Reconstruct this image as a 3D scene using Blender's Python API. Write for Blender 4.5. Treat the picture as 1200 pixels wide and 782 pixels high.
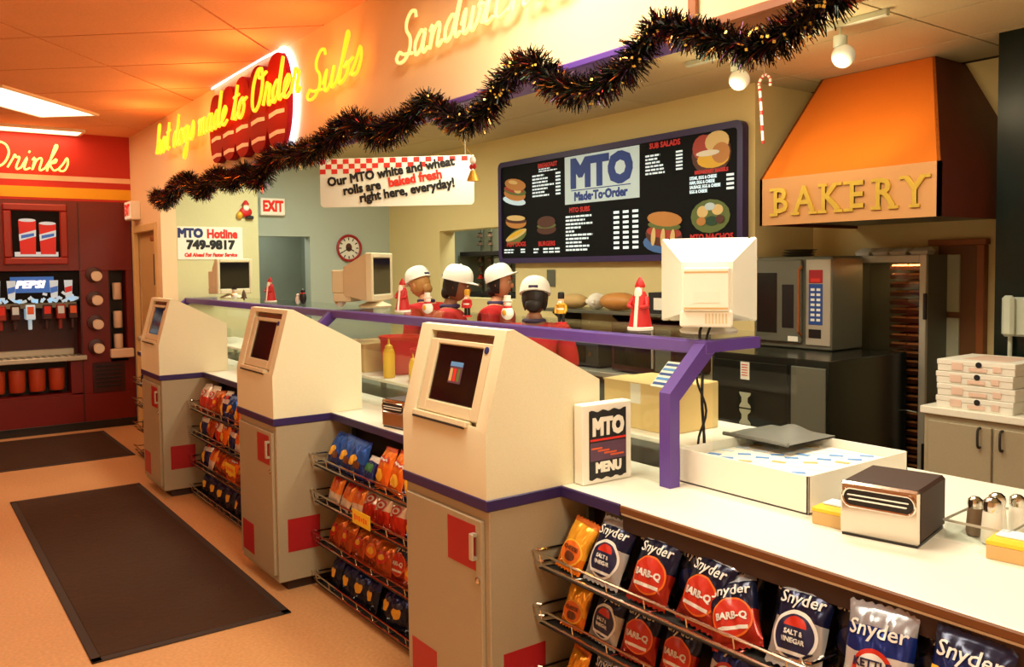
import bpy, bmesh, math, random
from mathutils import Vector, Matrix
random.seed(11)
for o in list(bpy.data.objects):
    bpy.data.objects.remove(o)
SC = bpy.context.scene
COL = SC.collection
PI = math.pi
R = math.radians

# ------------------------------------------------------------------ camera
def make_camera():
    yaw, pit, rol = R(36.06), R(2.8), R(-0.63)
    d = Vector((-math.cos(yaw)*math.cos(pit), math.sin(yaw)*math.cos(pit), -math.sin(pit)))
    r = Vector((math.sin(yaw), math.cos(yaw), 0)); u = r.cross(d)
    r2 = r*math.cos(rol)+u*math.sin(rol); u2 = -r*math.sin(rol)+u*math.cos(rol)
    cd = bpy.data.cameras.new('camera'); cam = bpy.data.objects.new('camera', cd); COL.objects.link(cam)
    m = Matrix.Identity(4)
    for i in range(3):
        m[i][0] = r2[i]; m[i][1] = u2[i]; m[i][2] = -d[i]
    m[2][3] = 1.75
    cam.matrix_world = m
    cd.sensor_fit = 'HORIZONTAL'; cd.sensor_width = 36; cd.lens = 36*994/1200
    cd.shift_y = -(391-361.5)/1200
    cd.clip_start = .05; cd.clip_end = 60
    SC.camera = cam
make_camera()
SC.view_settings.view_transform = 'Standard'
SC.view_settings.look = 'None'
SC.view_settings.gamma = 1
SC.view_settings.use_curve_mapping = False
SC.view_settings.exposure = -0.1

# ------------------------------------------------------------------ world and large lights
w = bpy.data.worlds.new('world'); SC.world = w; w.use_nodes = True
w.node_tree.nodes['Background'].inputs[0].default_value = (1, .74, .5, 1)
w.node_tree.nodes['Background'].inputs[1].default_value = .03

def area(name, loc, sx, sy, watts, col, rz=0, tilt=(0, 0)):
    l = bpy.data.lights.new(name, 'AREA'); l.shape = 'RECTANGLE'; l.size = sx; l.size_y = sy
    l.energy = watts; l.color = col
    o = bpy.data.objects.new(name, l); COL.objects.link(o); o.location = loc; o.rotation_euler = (tilt[0], tilt[1], rz)
    return o
def spot(name, loc, target, watts, col, deg=70, blend=.6, rad=.05):
    l = bpy.data.lights.new(name, 'SPOT'); l.energy = watts; l.color = col; l.spot_size = R(deg); l.spot_blend = blend
    l.shadow_soft_size = rad
    o = bpy.data.objects.new(name, l); COL.objects.link(o); o.location = loc
    o.rotation_euler = (Vector(target)-Vector(loc)).to_track_quat('-Z', 'Y').to_euler()
    return o
GRID = R(-42)
WARM = (1, .84, .62)
ORNG = (1, .66, .38)  # colour of an unseen ceiling panel added to turn the fascia orange
# ceiling troffers of the shop floor (fixtures are built below at the same spots): x, y, watts, colour
TROFFERS = [(-8.62, .98, 14, (1, .68, .42)), (-6.2, -1.2, 18, ORNG), (-2.3, 1.32, 58, (1, .94, .72)),
            (.7, 1.0, 80, (1, .95, .73)), (-3.6, -1.6, 13, WARM), (-.6, -2.2, 10, WARM)]
for x, y, wt, c in TROFFERS:
    area('troffer_light', (x, y, 3.215), 1.2, .5, wt, c, GRID)
area('wall_strip_light', (-10.12, .9, 3.2), .22, 1.4, 5, (1, .62, .34), 0)
# kitchen fluorescents above the work aisle
for x, y, wt in ((-7.6, 3.1, 48), (-5.0, 3.1, 38), (-2.2, 3.1, 44)):
    area('kitchen_light', (x, y, 3.0), 1.15, .5, wt, (.95, 1, .80) if x < -4 else (1, .96, .78))

# ------------------------------------------------------------------ materials
def lin(c):
    c = c/255.
    return c/12.92 if c <= .04045 else ((c+.055)/1.055)**2.4
def rgb(*c): return tuple(lin(x) for x in c)+(1,)
MATS = {}
def M(name, col, rough=.55, metal=0, var=.08, scale=6, bump=0, emit=0, ecol=None, alpha=None, trans=0, coat=0, spec=.5, detail=3, fine=None):
    m = bpy.data.materials.new(name); m.use_nodes = True
    nt = m.node_tree; b = nt.nodes['Principled BSDF']
    c = rgb(*col)
    b.inputs['Roughness'].default_value = rough; b.inputs['Metallic'].default_value = metal
    b.inputs['Specular IOR Level'].default_value = spec
    b.inputs['Coat Weight'].default_value = coat
    tc = nt.nodes.new('ShaderNodeTexCoord')
    nz = nt.nodes.new('ShaderNodeTexNoise'); nz.inputs['Scale'].default_value = scale; nz.inputs['Detail'].default_value = detail
    nt.links.new(tc.outputs['Object'], nz.inputs['Vector'])
    mx = nt.nodes.new('ShaderNodeMix'); mx.data_type = 'RGBA'
    mx.inputs[6].default_value = tuple(x*(1-var) for x in c[:3])+(1,)
    mx.inputs[7].default_value = tuple(min(1, x*(1+var)) for x in c[:3])+(1,)
    nt.links.new(nz.outputs['Fac'], mx.inputs[0])
    out = mx.outputs[2]
    if fine:                                   # fine speckle: (scale, strength)
        n2 = nt.nodes.new('ShaderNodeTexNoise'); n2.inputs['Scale'].default_value = fine[0]; n2.inputs['Detail'].default_value = 2
        nt.links.new(tc.outputs['Object'], n2.inputs['Vector'])
        mr = nt.nodes.new('ShaderNodeMapRange'); mr.inputs[1].default_value = .3; mr.inputs[2].default_value = .7
        mr.inputs[3].default_value = 1-fine[1]; mr.inputs[4].default_value = 1+fine[1]
        nt.links.new(n2.outputs['Fac'], mr.inputs[0])
        vm = nt.nodes.new('ShaderNodeVectorMath'); vm.operation = 'SCALE'
        nt.links.new(out, vm.inputs[0]); nt.links.new(mr.outputs[0], vm.inputs['Scale'])
        out = vm.outputs[0]
    nt.links.new(out, b.inputs['Base Color'])
    if bump:
        bp_ = nt.nodes.new('ShaderNodeBump'); bp_.inputs['Strength'].default_value = bump; bp_.inputs['Distance'].default_value = .01
        nb = nt.nodes.new('ShaderNodeTexNoise'); nb.inputs['Scale'].default_value = scale*8
        nt.links.new(tc.outputs['Object'], nb.inputs['Vector'])
        nt.links.new(nb.outputs['Fac'], bp_.inputs['Height']); nt.links.new(bp_.outputs['Normal'], b.inputs['Normal'])
    if emit:
        b.inputs['Emission Color'].default_value = rgb(*(ecol or col)); b.inputs['Emission Strength'].default_value = emit
    if trans: b.inputs['Transmission Weight'].default_value = trans
    if alpha is not None: b.inputs['Alpha'].default_value = alpha
    MATS[name] = m
    return m
def bands(name, stops, axis='Z', span=.25, rough=.24, metal=.45, wob=.012):
    """foil print: constant colour bands along an object axis, with a slightly wavy border"""
    m = bpy.data.materials.new(name); m.use_nodes = True
    nt = m.node_tree; b = nt.nodes['Principled BSDF']
    b.inputs['Roughness'].default_value = rough; b.inputs['Metallic'].default_value = metal
    tc = nt.nodes.new('ShaderNodeTexCoord'); sp = nt.nodes.new('ShaderNodeSeparateXYZ')
    nt.links.new(tc.outputs['Object'], sp.inputs[0])
    nz = nt.nodes.new('ShaderNodeTexNoise'); nz.inputs['Scale'].default_value = 14
    nt.links.new(tc.outputs['Object'], nz.inputs['Vector'])
    a = nt.nodes.new('ShaderNodeMath'); a.operation = 'MULTIPLY_ADD'; a.inputs[1].default_value = wob*2
    nt.links.new(nz.outputs['Fac'], a.inputs[0]); nt.links.new(sp.outputs[axis], a.inputs[2])
    dv = nt.nodes.new('ShaderNodeMath'); dv.operation = 'DIVIDE'; dv.inputs[1].default_value = span
    nt.links.new(a.outputs[0], dv.inputs[0])
    cr = nt.nodes.new('ShaderNodeValToRGB'); cr.color_ramp.interpolation = 'CONSTANT'
    els = cr.color_ramp.elements
    els[0].position = stops[0][0]; els[0].color = rgb(*stops[0][1])
    els[1].position = stops[1][0]; els[1].color = rgb(*stops[1][1])
    for p, c in stops[2:]:
        e = els.new(p); e.color = rgb(*c)
    nt.links.new(dv.outputs[0], cr.inputs[0]); nt.links.new(cr.outputs[0], b.inputs['Base Color'])
    MATS[name] = m
    return m
def glass(name, tint=(.9, .97, .93), refl=.10):
    m = bpy.data.materials.new(name); m.use_nodes = True
    nt = m.node_tree; nt.nodes.remove(nt.nodes['Principled BSDF'])
    t = nt.nodes.new('ShaderNodeBsdfTransparent'); t.inputs[0].default_value = tint+(1,)
    g = nt.nodes.new('ShaderNodeBsdfGlossy'); g.inputs['Roughness'].default_value = .04
    f = nt.nodes.new('ShaderNodeLayerWeight'); f.inputs[0].default_value = .3
    pw = nt.nodes.new('ShaderNodeMath'); pw.operation = 'POWER'; pw.inputs[1].default_value = 3
    sc_ = nt.nodes.new('ShaderNodeMath'); sc_.operation = 'MULTIPLY_ADD'; sc_.inputs[1].default_value = .35; sc_.inputs[2].default_value = .03
    nt.links.new(f.outputs['Facing'], pw.inputs[0]); nt.links.new(pw.outputs[0], sc_.inputs[0])
    mx = nt.nodes.new('ShaderNodeMixShader'); nt.links.new(sc_.outputs[0], mx.inputs[0])
    nt.links.new(t.outputs[0], mx.inputs[1]); nt.links.new(g.outputs[0], mx.inputs[2])
    nt.links.new(mx.outputs[0], nt.nodes['Material Output'].inputs[0])
    MATS[name] = m
    return m

M('floor', (200, 148, 98), .42, var=.10, scale=1.6, fine=(60, .10), spec=.4)
M('mat', (62, 40, 26), .9, var=.18, scale=3, bump=.4, fine=(140, .15), spec=.2)
M('mat_edge', (48, 31, 21), .8)
M('ceil_dark', (118, 66, 40), .9)
M('tile', (244, 176, 126), .9, var=.05, scale=3, bump=.12, fine=(90, .05), spec=.2)  # whitish tile with the warm orange light tinted into its colour
M('ktile', (205, 190, 150), .9, var=.05, scale=3, bump=.12, fine=(90, .05), spec=.2)
M('kceil_dark', (98, 84, 60), .9)
M('fascia', (240, 212, 168), .75, var=.03, scale=1.2, fine=(200, .03))
M('wall_tan', (226, 207, 148), .8, var=.04, scale=1, fine=(150, .03))
M('wall_green', (212, 208, 160), .8, var=.04, scale=1, fine=(150, .03))
M('wall_grey', (190, 202, 190), .8, var=.04, scale=1, fine=(150, .03))
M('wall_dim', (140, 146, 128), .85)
M('red_wall', (196, 40, 24), .55, var=.06, scale=1.5)
M('stripe_white', (246, 205, 165), .6)
M('stripe_yellow', (242, 180, 22), .6)
M('purple', (92, 62, 150), .4, var=.08, scale=4)
M('purple_dark', (50, 34, 88), .42)
M('cream', (232, 226, 192), .55, var=.03, scale=4, fine=(260, .04))
M('cream_dk', (216, 202, 166), .5, var=.03)
M('cabinet', (164, 150, 122), .5, var=.05, scale=3, fine=(220, .05))
M('red_sq', (164, 26, 32), .45)
M('black', (20, 18, 18), .4, var=.2)
M('soft_black', (34, 30, 28), .7, var=.2)
M('screen', (18, 16, 15), .10, spec=.8, var=.1)
M('chrome', (210, 205, 195), .14, 1, var=.05)
M('steel', (190, 186, 168), .38, .45, var=.10, scale=3)
M('steel_dk', (112, 114, 100), .4, .4, var=.1, scale=3)
M('worktop', (238, 234, 218), .35, var=.03, scale=2, fine=(180, .03))
M('brown_edge', (112, 66, 30), .5, var=.15, scale=6)
M('dark_brown', (52, 30, 20), .6, var=.2)
M('white', (244, 240, 226), .5, var=.03)
M('paper', (240, 236, 222), .7, var=.03)
M('white_blue', (206, 226, 238), .6)
M('blue_ink', (34, 74, 150), .5)
M('sky_ink', (92, 150, 214), .5)
M('ink', (22, 20, 22), .6)
M('ink_red', (216, 42, 28), .6)
M('ink_navy', (30, 40, 104), .55)
M('ink_orange', (226, 96, 40), .55)
M('ink_purple', (92, 60, 84), .5, var=.3, scale=18)
M('cardboard', (206, 170, 110), .8, var=.08, scale=5)
M('wood', (150, 84, 36), .5, var=.2, scale=9)
M('door_tan', (206, 170, 112), .55, var=.05)
M('door_frame', (222, 190, 130), .55, var=.04)
M('machine', (108, 18, 15), .38, var=.08, scale=3)
M('machine_dk', (58, 12, 12), .4, var=.1)
M('machine_trim', (150, 34, 26), .3)
M('yellow', (240, 196, 40), .45)
M('mustard', (240, 190, 30), .35)
M('red_plastic', (206, 46, 30), .4)
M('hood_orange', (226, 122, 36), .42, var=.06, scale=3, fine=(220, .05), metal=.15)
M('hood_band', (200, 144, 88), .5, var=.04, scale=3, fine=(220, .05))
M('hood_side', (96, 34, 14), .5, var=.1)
M('gold', (224, 190, 80), .36, .55, var=.1)
M('dark_marble', (10, 24, 18), .3, var=.7, scale=7, detail=8, spec=.3)
M('door_brown', (112, 72, 34), .5, var=.12, scale=4)
M('pale_panel', (176, 178, 150), .6)
M('oven_dark', (26, 28, 24), .2, var=.2)
M('bread_tray', (214, 140, 84), .55, var=.15, scale=12)
M('tray_dark', (84, 40, 22), .5, var=.15)
M('foam', (244, 238, 222), .8)
M('skin', (214, 150, 112), .55, var=.05)
M('skin_b', (150, 96, 66), .55, var=.05)
M('shirt', (198, 26, 26), .75, var=.08, scale=10, bump=.1)
M('trousers', (36, 34, 44), .8)
M('cap', (248, 246, 234), .7, var=.03)
M('hair_dark', (30, 20, 16), .6, var=.3, scale=30)
M('hair_blond', (176, 124, 62), .6, var=.25, scale=30)
M('collar', (58, 44, 84), .7)
M('santa_red', (196, 30, 30), .5, var=.1)
M('fig_white', (244, 240, 226), .5)
M('fig_black', (22, 20, 22), .5)
M('fig_gold', (222, 170, 50), .4, .3)
M('fig_skin', (232, 180, 140), .5)
M('fig_brown', (84, 56, 34), .6)
M('fig_green', (30, 70, 46), .6)
M('salt', (238, 232, 218), .6)
M('pepper', (120, 96, 70), .7)
M('phone', (196, 204, 186), .4)
M('grey_pad', (112, 112, 104), .6)
M('hot_red', (150, 14, 12), .8, var=.1, spec=.15)
M('hot_strip', (236, 200, 190), .5)
M('neon', (255, 150, 30), .4, emit=2.6, ecol=(255, 150, 26))
M('neon_cream', (255, 205, 130), .4, emit=1.9, ecol=(255, 190, 96))
M('neon_pale', (255, 224, 150), .4, emit=1.3, ecol=(255, 206, 120))
M('exit_red', (220, 40, 26), .5, emit=.35, ecol=(230, 40, 24))
M('neon_white', (235, 240, 255), .4, emit=2.6, ecol=(225, 232, 255))
M('diffuser', (255, 240, 215), .5, emit=4.0, ecol=(255, 226, 180))
M('exit_face', (238, 232, 208), .5, emit=.35, ecol=(255, 240, 205))
M('bulb', (214, 214, 200), .25, emit=.12, ecol=(255, 240, 205))
M('tinsel_dark', (26, 22, 20), .3, .8, var=.3)
M('tinsel_purple', (64, 34, 60), .28, .85, var=.3)
M('tinsel_gold', (214, 150, 70), .2, .95, var=.2)
M('tinsel_red', (150, 34, 30), .25, .9, var=.2)
M('tinsel_green', (30, 44, 30), .3, .8, var=.3)
M('menu_black', (10, 10, 14), .6, var=.2, spec=.15)
M('menu_white', (226, 240, 244), .5, emit=.55, ecol=(214, 238, 244))
M('menu_panel', (186, 204, 204), .4, emit=.28, ecol=(200, 222, 222))
M('menu_red', (190, 34, 30), .5, emit=.25)
M('menu_blue', (28, 62, 150), .5, emit=.05)
M('bun', (196, 132, 62), .5, emit=.05)
M('bun_light', (226, 196, 130), .5, emit=.05)
M('lettuce', (96, 112, 52), .5, emit=.06)
M('meat', (84, 38, 26), .5, emit=.02)
M('plate_blue', (70, 110, 170), .5, emit=.12)
M('ham', (176, 60, 44), .5, emit=.03)
M('soda_blue', (40, 90, 170), .4, emit=.5, ecol=(50, 110, 190))
M('soda_ice', (190, 214, 226), .4, emit=.4, ecol=(180, 210, 226))
M('soda_red', (190, 36, 34), .4, emit=.4)
M('soda_white', (250, 250, 250), .4, emit=.9)
M('box_print', (234, 202, 182), .7)
M('cup', (232, 206, 180), .5)
M('cup_in', (240, 226, 205), .5)
M('orange_cup', (180, 62, 26), .5)
glass('glass', (.965, .985, .975)); glass('door_glass', (.78, .76, .68))
MT = MATS

# ------------------------------------------------------------------ geometry helpers
class G:
    def __init__(s): s.v = []; s.f = []
    def add(s, vs, fs, m=None):
        n = len(s.v)
        s.v += [tuple(m @ Vector(p)) for p in vs] if m is not None else [tuple(p) for p in vs]
        s.f += [tuple(i+n for i in f) for f in fs]
        return s
    def box(s, x0, x1, y0, y1, z0, z1, b=0, m=None):
        c = Vector(((x0+x1)/2, (y0+y1)/2, (z0+z1)/2)); h = [abs(x1-x0)/2, abs(y1-y0)/2, abs(z1-z0)/2]
        b = min(b, min(h)*.9)
        if b <= 0:
            vs = [(c.x+sx*h[0], c.y+sy*h[1], c.z+sz*h[2]) for sx in (-1, 1) for sy in (-1, 1) for sz in (-1, 1)]
            return s.add(vs, [(0, 1, 3, 2), (4, 6, 7, 5), (0, 4, 5, 1), (2, 3, 7, 6), (0, 2, 6, 4), (1, 5, 7, 3)], m)
        vs = []; ix = {}
        for sx in (-1, 1):
            for sy in (-1, 1):
                for sz in (-1, 1):
                    for a in range(3):
                        e = [h[k] if k == a else h[k]-b for k in range(3)]
                        ix[(sx, sy, sz, a)] = len(vs)
                        vs.append((c.x+sx*e[0], c.y+sy*e[1], c.z+sz*e[2]))
        fs = []
        for a in range(3):
            o1, o2 = [k for k in range(3) if k != a]
            for sg in (-1, 1):
                q = []
                for p in ((-1, -1), (1, -1), (1, 1), (-1, 1)):
                    t = [0, 0, 0]; t[a] = sg; t[o1] = p[0]; t[o2] = p[1]; q.append(ix[(*t, a)])
                fs.append(tuple(q))
            for p1 in (-1, 1):
                for p2 in (-1, 1):
                    q = []
                    for sg, ax in ((-1, o1), (1, o1), (1, o2), (-1, o2)):
                        t = [0, 0, 0]; t[a] = sg; t[o1] = p1; t[o2] = p2; q.append(ix[(*t, ax)])
                    fs.append(tuple(q))
        for sx in (-1, 1):
            for sy in (-1, 1):
                for sz in (-1, 1): fs.append(tuple(ix[(sx, sy, sz, a)] for a in range(3)))
        return s.add(vs, fs, m)
    def prism(s, poly, d0, d1, plane='YZ', m=None):
        """extrude a 2-D polygon along the third axis"""
        def P(a, b, d): return {'YZ': (d, a, b), 'XZ': (a, d, b), 'XY': (a, b, d)}[plane]
        n = len(poly)
        vs = [P(a, b, d0) for a, b in poly]+[P(a, b, d1) for a, b in poly]
        fs = [tuple(range(n))[::-1], tuple(range(n, 2*n))]+[(i, (i+1) % n, n+(i+1) % n, n+i) for i in range(n)]
        return s.add(vs, fs, m)
    def lathe(s, prof, seg=16, m=None):
        vs = []; fs = []; n = len(prof)
        for i in range(seg):
            a = 2*PI*i/seg
            for r, z in prof: vs.append((r*math.cos(a), r*math.sin(a), z))
        for i in range(seg):
            j = (i+1) % seg
            for k in range(n-1): fs.append((i*n+k, j*n+k, j*n+k+1, i*n+k+1))
        fs.append(tuple(i*n for i in range(seg))[::-1]); fs.append(tuple(i*n+n-1 for i in range(seg)))
        return s.add(vs, fs, m)
    def tube(s, pts, r, seg=6, closed=False):
        pts = [Vector(p) for p in pts]; n = len(pts); vs = []; fs = []
        rr = r if isinstance(r, (list, tuple)) else [r]*n
        up = None
        for i, p in enumerate(pts):
            t = (pts[(i+1) % n]-pts[i-1]) if closed else (pts[min(i+1, n-1)]-pts[max(i-1, 0)])
            if t.length < 1e-9: t = Vector((0, 0, 1))
            t.normalize()
            if up is None: up = Vector((0, 0, 1)) if abs(t.z) < .9 else Vector((1, 0, 0))
            b = t.cross(up)
            if b.length < 1e-6: b = t.orthogonal()
            b.normalize(); up = b.cross(t)
            for k in range(seg):
                a = 2*PI*k/seg
                vs.append(p+b*math.cos(a)*rr[i]+up*math.sin(a)*rr[i])
        for i in range(n if closed else n-1):
            j = (i+1) % n
            for k in range(seg):
                l = (k+1) % seg
                fs.append((i*seg+k, i*seg+l, j*seg+l, j*seg+k))
        if not closed:
            fs.append(tuple(range(seg))[::-1]); fs.append(tuple(range((n-1)*seg, n*seg)))
        return s.add(vs, fs)
    def ell(s, c, r, seg=14, rings=8, m=None, lo=-1.0):
        """ellipsoid; lo>-1 cuts the lower part off"""
        if not isinstance(r, (list, tuple)): r = (r, r, r)
        t0 = math.asin(max(-1, lo)); vs = []; fs = []
        for j in range(rings+1):
            t = t0+(PI/2-t0)*j/rings
            for i in range(seg):
                a = 2*PI*i/seg
                vs.append((c[0]+r[0]*math.cos(t)*math.cos(a), c[1]+r[1]*math.cos(t)*math.sin(a), c[2]+r[2]*math.sin(t)))
        for j in range(rings):
            for i in range(seg):
                k = (i+1) % seg
                fs.append((j*seg+i, j*seg+k, (j+1)*seg+k, (j+1)*seg+i))
        fs.append(tuple(range(seg))[::-1])
        return s.add(vs, fs, m)
    def disc(s, c, rx, ry, m=None, seg=20, d=.002):
        poly = [(c[0]+rx*math.cos(2*PI*i/seg), c[1]+ry*math.sin(2*PI*i/seg)) for i in range(seg)]
        return s.prism(poly, 0, d, 'XY', m)
def mesh_of(g, name, mat, smooth=35, merge=True):
    me = bpy.data.meshes.new(name); me.from_pydata([tuple(v) for v in g.v], [], g.f)
    bm = bmesh.new(); bm.from_mesh(me)
    if merge: bmesh.ops.remove_doubles(bm, verts=bm.verts, dist=1e-5)
    bmesh.ops.recalc_face_normals(bm, faces=bm.faces)
    bm.to_mesh(me); bm.free()
    me.materials.append(MT[mat] if isinstance(mat, str) else mat)
    if smooth:
        for p in me.polygons: p.use_smooth = True
        me.set_sharp_from_angle(angle=R(smooth))
    return me
ROOT = {}
def tag(o, label, cat, group=None):
    o['label'] = label; o['category'] = cat
    if group: o['group'] = group
    return o
def thing(name, label, cat, loc=(0, 0, 0), rz=0, group=None):
    o = bpy.data.objects.new(name, None); COL.objects.link(o)
    o.empty_display_size = .1
    o.location = loc; o.rotation_euler = (0, 0, rz)
    tag(o, label, cat, group)
    return o
def obj(name, g, mat, parent=None, smooth=35, label=None, kind=None, mtx=None, merge=True):
    me = g if isinstance(g, bpy.types.Mesh) else mesh_of(g, name, mat, smooth, merge)
    o = bpy.data.objects.new(name, me); COL.objects.link(o)
    if parent: o.parent = parent
    if mtx is not None: o.matrix_local = mtx
    if label: o['label'] = label
    if kind: o['kind'] = kind
    return o
def struct(name, g, mat, label, cat, smooth=35):
    o = obj(name, g, mat, smooth=smooth); o['kind'] = 'structure'; tag(o, label, cat)
    return o
def copy_tree(o, parent=None):
    c = o.copy(); COL.objects.link(c); c.parent = parent
    for ch in list(o.children): copy_tree(ch, c)
    return c
def frame(o, x, up):
    x = Vector(x).normalized(); up = Vector(up); up = (up-x*up.dot(x)).normalized(); n = x.cross(up)
    m = Matrix.Identity(4)
    for i in range(3):
        m[i][0] = x[i]; m[i][1] = up[i]; m[i][2] = n[i]; m[i][3] = o[i]
    return m
FRONT = lambda x, y, z: frame((x, y, z), (1, 0, 0), (0, 0, 1))      # lettering that faces the shop floor
SIDE = lambda x, y, z: frame((x, y, z), (0, 1, 0), (0, 0, 1))       # lettering that faces +X
def text_mesh(s, size, ext=.001, off=0, align='CENTER', shear=0, sx=1, res=2, space=1):
    cu = bpy.data.curves.new('lettering', 'FONT'); cu.body = s; cu.size = size; cu.extrude = ext
    cu.align_x = align; cu.align_y = 'CENTER'; cu.shear = shear; cu.resolution_u = res; cu.space_character = space
    t = bpy.data.objects.new('lettering', cu)
    me = bpy.data.meshes.new_from_object(t)
    bpy.data.objects.remove(t); bpy.data.curves.remove(cu)
    me.materials.clear()
    if off:                                    # heavier strokes: the same outline repeated around itself
        vs = [tuple(v.co) for v in me.vertices]; fs = [tuple(p.vertices) for p in me.polygons]; n = len(vs); V = []; F = []
        for k, (dx, dy) in enumerate(((-1, -1), (1, -1), (1, 1), (-1, 1), (0, 0), (1, 0), (-1, 0), (0, 1), (0, -1))):
            V += [(x+dx*off, y+dy*off, z+k*.00012) for x, y, z in vs]; F += [tuple(i+k*n for i in f) for f in fs]
        bpy.data.meshes.remove(me)
        me = bpy.data.meshes.new('lettering'); me.from_pydata(V, [], F)
    if sx != 1: me.transform(Matrix.Diagonal((sx, 1, 1, 1)))
    return me
def text(s, size, mat, parent, m, **k):
    me = text_mesh(s, size, **k); me.materials.append(MT[mat]); me.transform(m)
    return obj(k.get('name', 'lettering'), me, mat, parent)
def clip_poly(poly, x0, x1, y0, y1):
    def half(ps, f, inter):
        out = []
        for i in range(len(ps)):
            a, b = ps[i-1], ps[i]
            if f(b):
                if not f(a): out.append(inter(a, b))
                out.append(b)
            elif f(a): out.append(inter(a, b))
        return out
    def ix(v): return lambda a, b: (v, a[1]+(b[1]-a[1])*(v-a[0])/(b[0]-a[0]))
    def iy(v): return lambda a, b: (a[0]+(b[0]-a[0])*(v-a[1])/(b[1]-a[1]), v)
    for f, i in ((lambda p: p[0] >= x0, ix(x0)), (lambda p: p[0] <= x1, ix(x1)), (lambda p: p[1] >= y0, iy(y0)), (lambda p: p[1] <= y1, iy(y1))):
        if poly: poly = half(poly, f, i)
    return poly
def smooth_path(pts, sub=5, closed=False):
    P = [Vector(p) for p in pts]; n = len(P); out = []
    for i in range(n if closed else n-1):
        p0 = P[i-1] if (i or closed) else P[0]; p1 = P[i]; p2 = P[(i+1) % n]; p3 = P[(i+2) % n] if (closed or i+2 < n) else P[-1]
        for k in range(sub):
            t = k/sub
            out.append(.5*((2*p1)+(p2-p0)*t+(2*p0-5*p1+4*p2-p3)*t*t+(3*p1-p0-3*p2+p3)*t**3))
    if not closed: out.append(P[-1])
    return out

# ================================================================== THE SETTING
CZ, KZ = 3.25, 3.04
struct('floor', G().box(-11.6, 3.1, -3.6, 6.6, -.1, 0), 'floor', 'smooth orange-tan shop floor running along the counter', 'floor')
# ceilings: a dark backing with separate tiles hung under it
ce = struct('ceiling', G().box(-10.31, 3, -3.5, 2.2, CZ+.012, CZ+.1), 'ceil_dark', 'suspended tile ceiling tinted with painted warm light over the shop floor, laid diagonally', 'ceiling')
ux, uy = math.cos(GRID), math.sin(GRID)
TU, TV = .80, 1.32
for i in range(-20, 20):
    for j in range(-14, 14):
        a0, b0 = -5.16+i*TU, -2.25+j*TV
        g_ = .009
        q = [(a0+g_, b0+g_), (a0+TU-g_, b0+g_), (a0+TU-g_, b0+TV-g_), (a0+g_, b0+TV-g_)]
        P = clip_poly([(a*ux-b*uy, a*uy+b*ux) for a, b in q], -10.31, 3, -3.5, 2.2)
        if len(P) < 3: continue
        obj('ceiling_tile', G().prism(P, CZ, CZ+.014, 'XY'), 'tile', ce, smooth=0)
kc = struct('ceiling_kitchen', G().box(-11.4, 1.5, 2.33, 6.4, KZ+.012, KZ+.1), 'kceil_dark', 'lower tiled ceiling over the kitchen behind the fascia', 'ceiling')
base = mesh_of(G().box(-.603, .603, -.298, .298, 0, .014), 'ceiling_tile', 'ktile', 0)
for i in range(-7, 4):
    for j in range(-4, 2):
        cx, cy = -2.43+.61+i*1.22, 4.43+.305+j*.61
        if cx-.6 > 1.5 or cx+.6 < -9.5 or cy+.3 > 5.7: continue
        if cy-.298 < 2.335:
            if cy+.298 > 2.4: obj('ceiling_tile', G().box(cx-.603, cx+.603, 2.335, cy+.298, KZ, KZ+.014), 'ktile', kc, smooth=0)
            continue
        obj('ceiling_tile', base, None, kc, mtx=Matrix.Translation((cx, cy, KZ)))

wl = struct('wall_left', G().box(-10.46, -10.31, -3.5, 2.2, 2.52, CZ).box(-10.46, -10.31, -3.5, -.45, 0, 2.52), 'red_wall', 'red wall over the drink station with white and yellow stripes', 'wall')
obj('white_stripe', G().box(-10.311, -10.306, -3.5, 2.198, 2.73, 2.785), 'stripe_white', wl)
obj('yellow_stripe', G().box(-10.311, -10.306, -3.5, 2.198, 2.545, 2.66), 'stripe_yellow', wl)
wf = struct('wall_fascia', G().box(-10.31, 1.5, 2.2, 2.33, 2.55, CZ), 'fascia', 'cream fascia over the counter that carries the glowing script signs', 'wall')
obj('wood_strip', G().box(-1.985, -1.945, 2.185, 2.2, 2.55, CZ, .004), 'wood', wf)  # plain brown wooden strip on the fascia
struct('trim_1', G().box(-9.03, -1.965, 2.188, 2.345, 2.525, 2.556, .006), 'purple', 'purple trim along the bottom edge of the cream fascia', 'trim')
struct('trim_2', G().box(-1.96, 1.5, 2.188, 2.35, 2.522, 2.556, .006), 'wood', 'brown wooden trim under the fascia at the bakery end', 'trim')
struct('wall_door', G().box(-10.31, -10.2, 2.2, 2.35, 0, 2.55).box(-9.25, -9.03, 2.2, 2.35, 0, 2.55).box(-10.2, -9.25, 2.2, 2.35, 2.2, 2.55),
       'fascia', 'tan wall around the door beside the drink station', 'wall')
d1 = struct('door_1', G().box(-10.18, -9.27, 2.255, 2.30, .01, 2.18, .004), 'door_tan', 'tan door with a narrow window beside the drink station', 'door')
obj('door_frame', G().box(-10.26, -10.18, 2.185, 2.24, 0, 2.25, .006).box(-9.27, -9.19, 2.185, 2.24, 0, 2.25, .006).box(-10.18, -9.27, 2.185, 2.24, 2.17, 2.25, .006), 'door_frame', d1)
obj('door_window', G().box(-9.58, -9.42, 2.248, 2.256, 1.6, 1.93, .002), 'soft_black', d1)
obj('door_closer', G().box(-9.5, -9.28, 2.2, 2.25, 2.06, 2.12, .01), 'wood', d1)
obj('door_knob', G().ell((-10.1, 2.21, 1.0), .032).tube([(-10.1, 2.21, 1.0), (-10.1, 2.255, 1.0)], .014, 8), 'steel', d1)

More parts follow.
